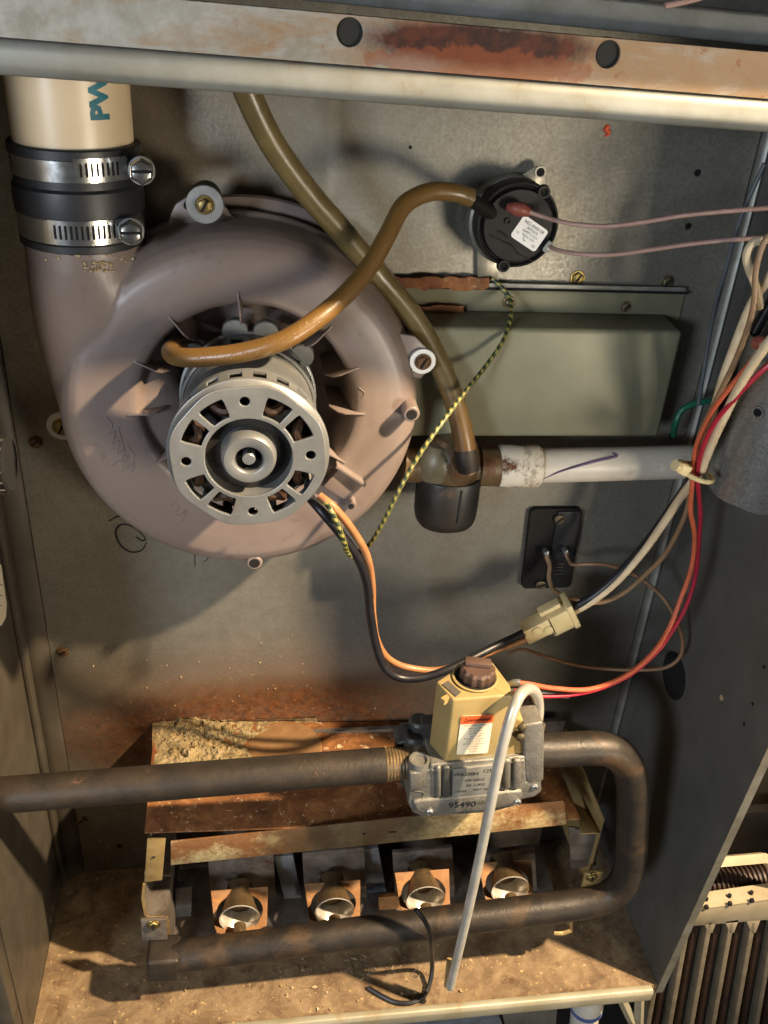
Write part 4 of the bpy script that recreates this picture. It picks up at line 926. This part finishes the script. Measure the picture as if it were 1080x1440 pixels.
for x, y in ((734, 1022), (732, 1036)): 
    q = P(x, y, GY-.001); MB().lathe(q, (0,-1,0), [(.0032,0),(.0032,.0010),(.0020,.0018),(.0001,.0020)], 20).build('cover_screw', M['dullscrew'], gv)
c0 = P(750, 1020, -.124); MB().lathe(Vector((c0.x, c0.y, c0.z-.006)), (0,0,1), [(.0088,0),(.0088,.0068),(.0066,.0068),(.0062,.0035),(.0001,.0035)], 6, up=(1,0,0)).build('tube_nut', M['greyrust'], gv, bevel=.0006)
def vtext(txt, px, py, hpx, m, Y, rot=0, par=gv):
    c = P(px, py, Y); k_ = K(px, py, Y); vf = text2d(txt, hpx*k_*1.35); mapped(MB(), vf, FF(c, math.radians(rot))).build('print', m, par, flat=True)
vtext('95490', 650, 1132, 12, M['ink'], GY-.0048); vtext('0803', 682, 1129, 9, M['inkgrey'], GY-.0048)
for t_, px, py, h_ in (('VR8200H', 655, 1089, 7), ('1257', 688, 1084, 7), ('24V 60HZ', 668, 1097, 5), ('.5A 1/2PSI', 668, 1104, 5), ('120/60', 648, 1113, 4.5), ('NAT GAS', 678, 1110, 4.5)):
    vtext(t_, px, py, h_, M['ink'], GY-.0042)
vtext('L3', 588, 1121, 9, M['inkgrey'], GY-.0026, -8)
MB().tube(Pl([(582,1112),(596,1114),(592,1127),(581,1126)], GY-.0024), .0003, 5, smooth=False).build('cast_mark', M['inkgrey'], gv)
MB().tube([P(716,962,-.118), P(724,960,-.121), P(732,960,-.122)], .0024, 10).build('terminal', M['zinc'], gv)
MB().tube([P(722,972,-.122), P(734,976,-.124), P(741,976,-.124)], [.0026,.0036,.0022], 10).build('terminal_boot', M['pinkboot'], gv)
# aluminium tube
atp = Pl([(751,1030,-.122),(756,1010,-.122),(757,992,-.123),(754,977,-.127),(746,969,-.134),(736,972,-.144),(727,985,-.151),(717,1012,-.156),(706,1052,-.159),(694,1110,-.161),(680,1180,-.161),(664,1255,-.160),(648,1325,-.158),(636,1375,-.156),(633,1388,-.155)])
at = thing('aluminium_tube', atp[0], 'bent aluminium tube hooking over the gas valve and hanging down in front', 'tube')
MB().tube(atp, [.0037,.0038,.0036,.0034,.0033], 18, 10).build('tube', M['tube'], at)
MB().tube(Pl([(632,1350,-.1515),(628,1386,-.1505)]), .0022, 10, smooth=False).build('tube_stub', M['tanm'], at)

# ================================================================== gas pipes
ga, gb = P(-60, 1123, -.128), P(560, 1074, -.128)
gpp = thing('gas_pipe', gb, 'dark iron gas pipe coming in from the left to the valve', 'pipe')
MB().tube([ga, ga*.5+gb*.5, gb-(gb-ga).normalized()*.009], .0116, 36, smooth=False).build('pipe', M['piperust'], gpp)
tb = MB(); dr = (gb-ga).normalized()
tb.lathe(gb-dr*.0095, dr, [(.0112-.00035*(i//2)*.5+(.0005 if i % 2 else 0), i*.0011) for i in range(16)], 32); tb.build('thread', M['thread'], gpp)
mfp = Pl([(752,1055,-.126),(790,1054,-.126),(842,1052,-.126),(868,1060,-.126),(885,1082,-.126),(890,1115,-.126),(889,1160,-.127),(887,1205,-.128),(878,1238,-.128),(858,1259,-.128),(822,1270,-.128),(760,1279,-.128),(640,1294,-.128),(480,1315,-.128),(320,1336,-.128),(212,1350,-.128)])
mf = thing('manifold_pipe', mfp[-1], 'black iron manifold pipe bending from the valve across the burners', 'pipe')
MB().tube(mfp, .0118, 36, 8).build('pipe', M['pipe'], mf)
e0 = mfp[-1]; ed = (mfp[-2]-mfp[-1]).normalized()
MB().box(e0+ed*.010, (.024, .0240, .0250), Matrix.Rotation(math.radians(3),3,'Y')).build('flattened_end', M['piperust'], mf, bevel=.003, seg=3)
lpz = P(216, 1308, -.116)
MB().box(P(217,1306,-.121), (.0185,.003,.024), Matrix.Rotation(math.radians(2),3,'Y')).build('end_tab', M['greyrust'], mf, bevel=.0006)
screw(216, 1300, -.1228, .0040, M['brass'], 'brass screw in the dark tab at the left end of the manifold', 85)
MB().box(P(832,1238,-.119), (.0150,.003,.022)).build('end_tab', M['tanm'], mf, bevel=.0006)
screw(832, 1233, -.1208, .0038, M['brass'], 'brass screw in the tan tab at the right end of the manifold', 90)

# ================================================================== burner box
bb = thing('burner_box', P(520, 1180, -.10), 'rusty sheet metal burner box standing on the shelf', 'burner box')
LZ = .1725
def zl_(x): return LZ - (x+.08)*.045                # the lid leans a little to the right
def lidp(px, py):
    z = LZ
    for _ in range(6): q = PZ(px, py, z); z = zl_(q.x)
    return q
lid = [lidp(203,1171), lidp(480,1148), lidp(745,1122), lidp(782,1120), lidp(800,1090), lidp(760,1030)]
bk = [Vector((P(760,1010,-.001).x, -.001, 0)), Vector((P(222,1012,-.001).x, -.001, 0))]
for q in bk: q.z = zl_(q.x)
def panel(top, th, name, m, par=bb, bevel=.0005): return MB().prism(top, (0, 0, -th)).build(name, m, par, bevel=bevel)
fy = lidp(203,1171).y
fl0, fr0 = lidp(203,1171), lidp(803,1118)
MB().box((fl0.x+.004, fy/2, LZ-.020), (.0012, -fy-.006, .036)).build('left_upper_sheet', M['greyrust'], bb)
panel([fl0, Vector((fr0.x, fy, fr0.z)), Vector((fr0.x, -.0010, fr0.z)), Vector((fl0.x-.002, -.0010, fl0.z))], .0012, 'lid', MLID)
# front lip
a0, a1, b1, b0 = P(240,1184,fy-.0006), P(793,1126,fy-.0006), P(797,1160,fy-.0006), P(240,1217,fy-.0006)
lipn = MB().prism([a0, a1, b1, b0], (0, .0014, 0)); lipn.build('front_lip', MLIP, bb, bevel=.0004)
MB().box(P(552,1170,fy-.0008), (.0055,.0006,.0012)).build('lip_slot', M['hole'], bb)
MB().cyl(P(512,1172,fy-.0009), P(512,1172,fy+.0005), .0012, n=10).build('lip_slot', M['hole'], bb)
# left bracket (Z shaped strip)
slabb = lambda pts, Y0, Y1, name, m, bevel=.0004: MB().prism([P(x, y, Y0) for x, y in pts], (0, Y1-Y0, 0)).build(name, m, bb, bevel=bevel)
bl = slabb([(207,1180),(233,1180),(228,1238),(203,1241)], fy-.0004, fy+.0012, 'left_bracket', M['tanm'])
MB().cyl(P(216,1205,fy-.0007), P(216,1205,fy+.001), .0012, n=10).build('bracket_hole', M['hole'], bl)
ys = -.108
prof2 = [(203,1241),(201,1262),(205,1285),(209,1289),(234,1288),(236,1296),(237,1322)]
pw = [P(x, y, ys) for x, y in prof2]
MB().loft([[p+Vector((-.0007,0,.0003)), p+Vector((.0007,0,-.0003)), p+Vector((.0007,.105,-.0003)), p+Vector((-.0007,.105,.0003))] for p in pw+[Vector((pw[-1].x, ys, .002))]]).build('left_side_sheet', M['greyrust'], bb)  # darker steel stands in for the shade on this unlit sheet
MB().loft([[p+Vector((-.0010,-.0014,.0004)), p+Vector((.0010,-.0014,-.0004)), p+Vector((.0010,0,-.0004)), p+Vector((-.0010,0,.0004))] for p in pw]).build('left_edge', M['tanm'], bb)
MB().box(P(222,1265,-.055)+Vector((.012,0,0)), (.002,.09,.10)).build('inner_side', M['greyrust'], bb)
pw = [P(x, y, -.150+.012) for x, y in ((213,1366),(215,1382),(220,1387),(240,1385))]
# right end
er = [P(820,1172,ys), P(843,1171,ys), P(838,1216,ys), P(816,1218,ys)]
xr0 = P(843,1172,fy).x
MB().prism([(xr0, fy, zl_(xr0)-.001), (xr0, fy, .075), (xr0, -.002, .075), (xr0, -.002, zl_(xr0)-.001)], (.0014,0,0)).build('right_end_sheet', M['tanm'], bb, bevel=.0004)
slabb([(800,1164),(843,1168),(839,1217),(803,1222)], fy+.004, fy+.006, 'right_front_sheet', M['greyrust'])
MB().prism([P(818,1172,fy-.002), P(844,1171,fy-.002), P(828,1140,fy+.03), P(806,1128,fy+.03)], (0,0,-.0014)).build('corner_flap', M['tanm'], bb, bevel=.0004)
slabb([(802,1290),(806,1290),(805,1312),(801,1312)], -.128, -.10, 'right_foot', M['tanm'])
MB().tube(Pl([(802,1308,-.13),(790,1312,-.13),(778,1311,-.13)]), .002, 8).build('foot_tab', M['tanm'], bb)
# dark inside
x0b, x1b = P(235,1260,-.1).x, xr0-.002
MB().box(((x0b+x1b)/2, -.012, .085), (x1b-x0b, .004, .165)).build('inner_back', M['greyrust'], bb)
MB().prism([(x0b, -.088, .012), (x0b, -.012, .012), (x0b, -.012, .006), (x0b, -.088, .006)], (x1b-x0b,0,0)).build('inner_floor', M['greyrust'], bb)
slabb([(246,1250),(270,1247),(268,1318),(248,1320)], -.062, -.055, 'blue_grey_strip', M['bluish'])
slabb([(385,1205),(412,1203),(424,1262),(400,1266)], -.052, -.046, 'inner_baffle', M['bluish'])
slabb([(505,1195),(532,1193),(545,1262),(512,1268)], -.052, -.046, 'inner_baffle', M['bluish'])
for xa, xb in ((292,384),(425,512),(552,636),(676,752)):
    slabb([(xa,1200),(xb,1192),(xb+4,1262),(xa+4,1270)], -.062, -.058, 'inner_baffle', M['greyrust'])
slabb([(532,1262),(560,1260),(566,1292),(534,1296)], -.070, -.066, 'lit_tab', M['rustp'])
# crumbled insulation heap at the back of the lid
g = MB(); nx, ny = 130, 50; grid = []
for j in range(ny+1):
    for i in range(nx+1):
        px = 214+(232*i/nx); py = 1006+ 78*j/ny
        q = lidp(px, py) if py > 1013 else Vector((P(px,1012,-.002).x, -.002, LZ))
        u_, v_ = i/nx, j/ny
        e = min(u_*6, (1-u_)*1.3, (v_+.25)*5, (1-v_)*5, 1); e = max(e, 0)
        if (px-400)**2/52**2+(py-1052)**2/26**2 < 1: e *= .15
        n_ = 1.0*mnoise.noise(q*110)+.8*mnoise.noise(q*260)+.5*mnoise.noise(q*650)
        h_ = max(0, e*(.0040*(1.25-u_)+.0042*n_))
        grid.append(q+Vector((0, -.0008*n_, h_-.0005 if e > .02 else -.0006)))
g.add(grid, [(j*(nx+1)+i, j*(nx+1)+i+1, (j+1)*(nx+1)+i+1, (j+1)*(nx+1)+i) for j in range(ny) for i in range(nx)])
o = g.build('insulation_heap', M['cake'], loc=lidp(320, 1040), flat=True); o['kind'] = 'stuff'
ov = lidp(400, 1052)
MB().lathe(ov+Vector((0,0,.0002)), (0,0,1), [(.030,0),(.029,.0012),(.022,.0018),(.018,.0010),(.0001,.0008)], 40).build('knockout_disc', mat('scorched_disc', '#86653f', '#6d4c2c', .7, .1, 60, .3, 300), bb)

# ------------------------------------------------------------------ four burners
def make_burner(label):
    t = thing('gas_burner', (0,0,0), label, 'burner', 'burners in a row above the manifold'); t['_o'] = (0,0,0)
    Fb = FF((0, 0, 0))
    k_ = .00054
    out = [(-46*k_,30*k_),(46*k_,30*k_),(43*k_,-22*k_),(34*k_,-24*k_),(33*k_,-33*k_),(-26*k_,-34*k_),(-32*k_,-27*k_),(-36*k_,-27*k_),(-40*k_,-18*k_)]
    hole = [(38*k_*math.cos(a), 24*k_*math.sin(a)) for a in [2*PI*i/36 for i in range(36)]]
    tl = math.radians(50); ct_, st2 = math.cos(tl), math.sin(tl)
    mapped(MB(), plate2d([out, hole], .0012, .0003), lambda v: Vector((v[0], .0005+v[1]*st2*1.12-v[2]*ct_, -.003+v[1]*ct_*1.12+v[2]*st2))).build('mounting_plate', M['rustp'], t)
    MB().lathe(Fb((0,0,0)), (0,-1,0), [(.0168,.0076),(.0177,.0088),(.0176,.0096),(.0166,.0090),(.0148,.003),(.0112,-.008),(.0090,-.018),(.0088,-.022),(.0001,-.022)], 40, cap=False).build('venturi', M['flare'], t, angle=60)
    MB().lathe(Fb((0,0,0)), (0,-1,0), [(.0112,-.024),(.0112,-.012),(.0124,-.008),(.0157,.003),(.0178,.0084)], 40, cap=False).build('flare_back', M['thread'], t, angle=60)
    tt = MB().tube([Vector((0,.006,.0)), Vector((0,.022,.0))], .0112, 24, smooth=False).build('tube_top', M['thread'], t)
    sp = MB().tube([Vector((0,-.0330,-.0050)), Vector((0,-.0120,-.0048))], [.0062,.0054], 20, smooth=False).build('orifice', M['thread'], t)
    MB().tube([Vector((0,-.0270,-.0050)), Vector((0,-.0210,-.0049))], .0074, 6, smooth=False).build('orifice_hex', M['thread'], sp)
    return t
bpos = [(337,1276), (469,1266), (596,1250), (714,1236)]
bt0 = make_burner('leftmost burner with open steel mouth and rusty orange plate')
labs = ['leftmost burner with open steel mouth and rusty orange plate', 'second burner from the left with darker plate above the manifold', 'third burner from the left beside the dark shadow loop', 'rightmost burner behind the hanging aluminium tube']
copies = [bt0] + [copy_tree(bt0, label=lb) for lb in labs[1:]]
for o, (x, y) in zip(copies, bpos): o.location = P(x, y+3, -.092); o.scale = (.90, .90, .90)

# cast shadow on manifold and shelf, built as a thin dark strand
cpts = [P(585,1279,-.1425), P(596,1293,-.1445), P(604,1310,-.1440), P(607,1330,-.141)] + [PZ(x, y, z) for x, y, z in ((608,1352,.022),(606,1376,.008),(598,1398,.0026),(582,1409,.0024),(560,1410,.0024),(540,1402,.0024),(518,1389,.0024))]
tag(MB().tube(cpts, .0018, 10, 8).build('shadow_loop', M['black'], loc=cpts[5]), 'looped cast shadow on manifold and shelf, modelled as a thin dark strand', 'shadow_loop')
# dust clumps under the manifold
dc = MB()
for i in range(16):
    q = PZ(random.gauss(520, 34), random.gauss(1352, 14), .0015); a = random.random()*6; l = random.uniform(.002, .006)
    dc.tube([q, q+Vector((l*math.cos(a), l*math.sin(a), random.uniform(0,.003))), q+Vector((l*1.3*math.cos(a+.9), l*1.3*math.sin(a+.9), random.uniform(0,.002)))], .0003, 4, 3)
o = dc.build('dust_fluff', M['fin'], loc=PZ(520,1352,0)); o['kind'] = 'stuff'

# ================================================================== left edge things
q = P(2, 653, -.055); L_ = q.x-XL
kn = thing('black_grommet', Vector((XL, q.y, q.z)), 'black ribbed grommet on the left wall at the picture edge', 'grommet')
MB().lathe((XL, q.y, q.z), (1,0,0), [(.0185,.0002),(.0185,L_*.35),(.0168,L_*.36),(.0168,L_+.004),(.0155,L_+.0055),(.0001,L_+.0060)], 40).build('body', M['hole'], kn)
for k in range(9):
    a = -1.9+k*.42; MB().box((XL+L_+.0005, q.y-.0168*math.cos(a), q.z+.0168*math.sin(a)), (.006,.0016,.0012), Matrix.Rotation(a,3,'X')).build('ridge', M['inkgrey'], kn)
q = [PX(x, y, XL+.0004) for x, y in ((-30,770),(1,795),(9,850),(8,868),(1,880),(-30,860))]
wl_ = thing('wall_label', q[2], 'cream paper label on the left wall cut by the picture edge', 'label')
MB().prism(q, (.0003,0,0)).build('paper', M['paper'], wl_)
for k in range(3): MB().tube([PX(-14, 815+k*14, XL+.0008), PX(4-k, 824+k*14, XL+.0008)], .0003, 5, smooth=False).build('print', M['inkgrey'], wl_)

# ================================================================== below and to the right
ux = lambda x, y: P(x, y, -.12)
bw = thing('lower_white_pipe', ux(822,1430), 'white plastic pipe below the shelf with a blue ring', 'pipe')
MB().tube([ux(826,1392), ux(812,1520)], .0125, 28, smooth=False).build('pipe', M['pvcw'], bw)
MB().tube([ux(828,1380), ux(825,1412)], .0145, 28, smooth=False).build('collar', M['pvcw'], bw)
MB().tube([ux(825,1411), ux(824.4,1416)], .0147, 28, smooth=False).build('blue_ring', mat('blue_primer', '#4a5a8a', '#6470a0', .5), bw)
br = thing('lower_bracket', ux(900,1430), 'cream painted strut and post below the right end of the shelf', 'bracket')
MB().tube([ux(868,1392), ux(905,1470)], .0042, 4, smooth=False).build('strut', M['hemf'], br)
MB().tube([ux(900,1385), ux(897,1480)], .0045, 4, smooth=False).build('post', M['hemf'], br)
lp = [ux(640,1400), ux(795,1385), ux(770,1480), ux(680,1480)]
tag(MB().prism([ux(700,1400), ux(785,1392), ux(778,1500), ux(725,1500)], (0,.02,0)).build('lower_duct', M['galv'], loc=ux(740,1430)), 'grey sheet metal duct below the middle of the shelf', 'duct')
tag(MB().prism([ux(380,1410), ux(690,1400), ux(730,1500), ux(400,1500)], (0,.01,0)).build('sheet_panel', M['bluish'], loc=ux(560,1430)), 'blue grey metal panel below the front of the shelf', 'panel')
# finned coil unit beyond the right wall
FY = -.085
fu = thing('finned_unit', P(1020, 1330, FY), 'dusty finned metal unit standing right of the dark side panel', 'heat exchanger')
f_ = lambda x, y, Y=FY: P(x, y, Y)
def hdr(p, Y0, Y1, name, m, bevel=.0006): return MB().prism([P(x, y, Y0) for x, y in p], (0, Y1-Y0, 0)).build(name, m, fu, bevel=bevel)
hd = MB().prism([f_(960,1283), f_(1200,1249), f_(1200,1284), f_(960,1304)], (0,.003,0)).build('header', M['finl'], fu, bevel=.0008)
zt_h = f_(1080,1266).z
top = [f_(960,1282), f_(1200,1248), f_(1200,1248)+Vector((0,.016,0)), f_(960,1282)+Vector((0,.016,0))]
MB().prism(top, (0,0,-.002)).build('header_top', M['finl'], fu)
for x in (993, 1026, 1057, 1088):
    q = f_(x, 1279-(x-960)*.142+.5)
    MB().box(q+Vector((0,-.0005,0)), (.0030,.003,.0034)).build('notch', M['hole'], hd)
    MB().cyl(q+Vector((.004,.008,.0006)), q+Vector((.004,.008,-.003)), .0018, n=10).build('top_hole', M['hole'], hd)
for k in range(12):
    x = 930+k*30.5; x2 = x-18
    a_, b_ = f_(x+8, 1297), f_(x2-14, 1520)
    w_ = .0052
    MB().prism([a_+Vector((-w_*.5,0,0)), a_+Vector((w_*.5,0,0)), b_+Vector((w_*.5,0,0)), b_+Vector((-w_*.5,0,0))], (0,.03,0)).build('fin', M['fin'], fu, bevel=.0012)
    MB().prism([f_(x-2,1296), f_(x+18,1293), f_(x+11,1312), f_(x+5,1313)], (0,.004,0)).build('fin_gusset', M['finl'], fu, bevel=.0005)
    a2, b2 = f_(x+22, 1297, FY+.006), f_(x2, 1520, FY+.006)
    MB().prism([a2+Vector((-w_*.8,0,0)), a2+Vector((w_*.3,0,0)), b2+Vector((w_*.3,0,0)), b2+Vector((-w_*.8,0,0))], (0,.02,0)).build('inner_fin', M['coilp'], fu, bevel=.001)
rp = []
q0, q1 = P(960, 1247, FY+.034), P(1200, 1222, FY+.034); m_ = 150
tr = MB().tube([q0+(q1-q0)*i/m_ for i in range(m_+1)], [.0165 if (i % 4) < 2 else .0140 for i in range(m_+1)], 20, smooth=False)
tag(tr.build('ribbed_hose', M['coilp'], loc=P(1040,1240,FY+.034)), 'dark ribbed hose lying behind the finned unit header', 'hose')
tag(MB().tube(Pl([(960,1216,FY+.01),(1074,1206,FY+.01),(1086,1214,FY+.01),(1100,1240,FY+.01)]), .0058, 4, smooth=False).build('cross_bar', M['finl'], loc=P(1040,1208,FY+.01)), 'pale metal cross bar above the ribbed hose at right', 'bar')
struct(MB().box((.545, .06, .25), (.40, .01, 1.3)).build('rear_wall', M['side'], loc=(.545,.06,.25)))
struct(MB().box((.10, .03, -.22), (1.3, .01, .42)).build('lower_wall', M['dark'], loc=(.1,.03,-.22)))
struct(MB().box((.10, -.05, -.40), (1.3, .5, .01)).build('lower_floor', M['dark'], loc=(.1,-.05,-.4)))
for o in bpy.data.objects:
    if '_o' in o: del o['_o']
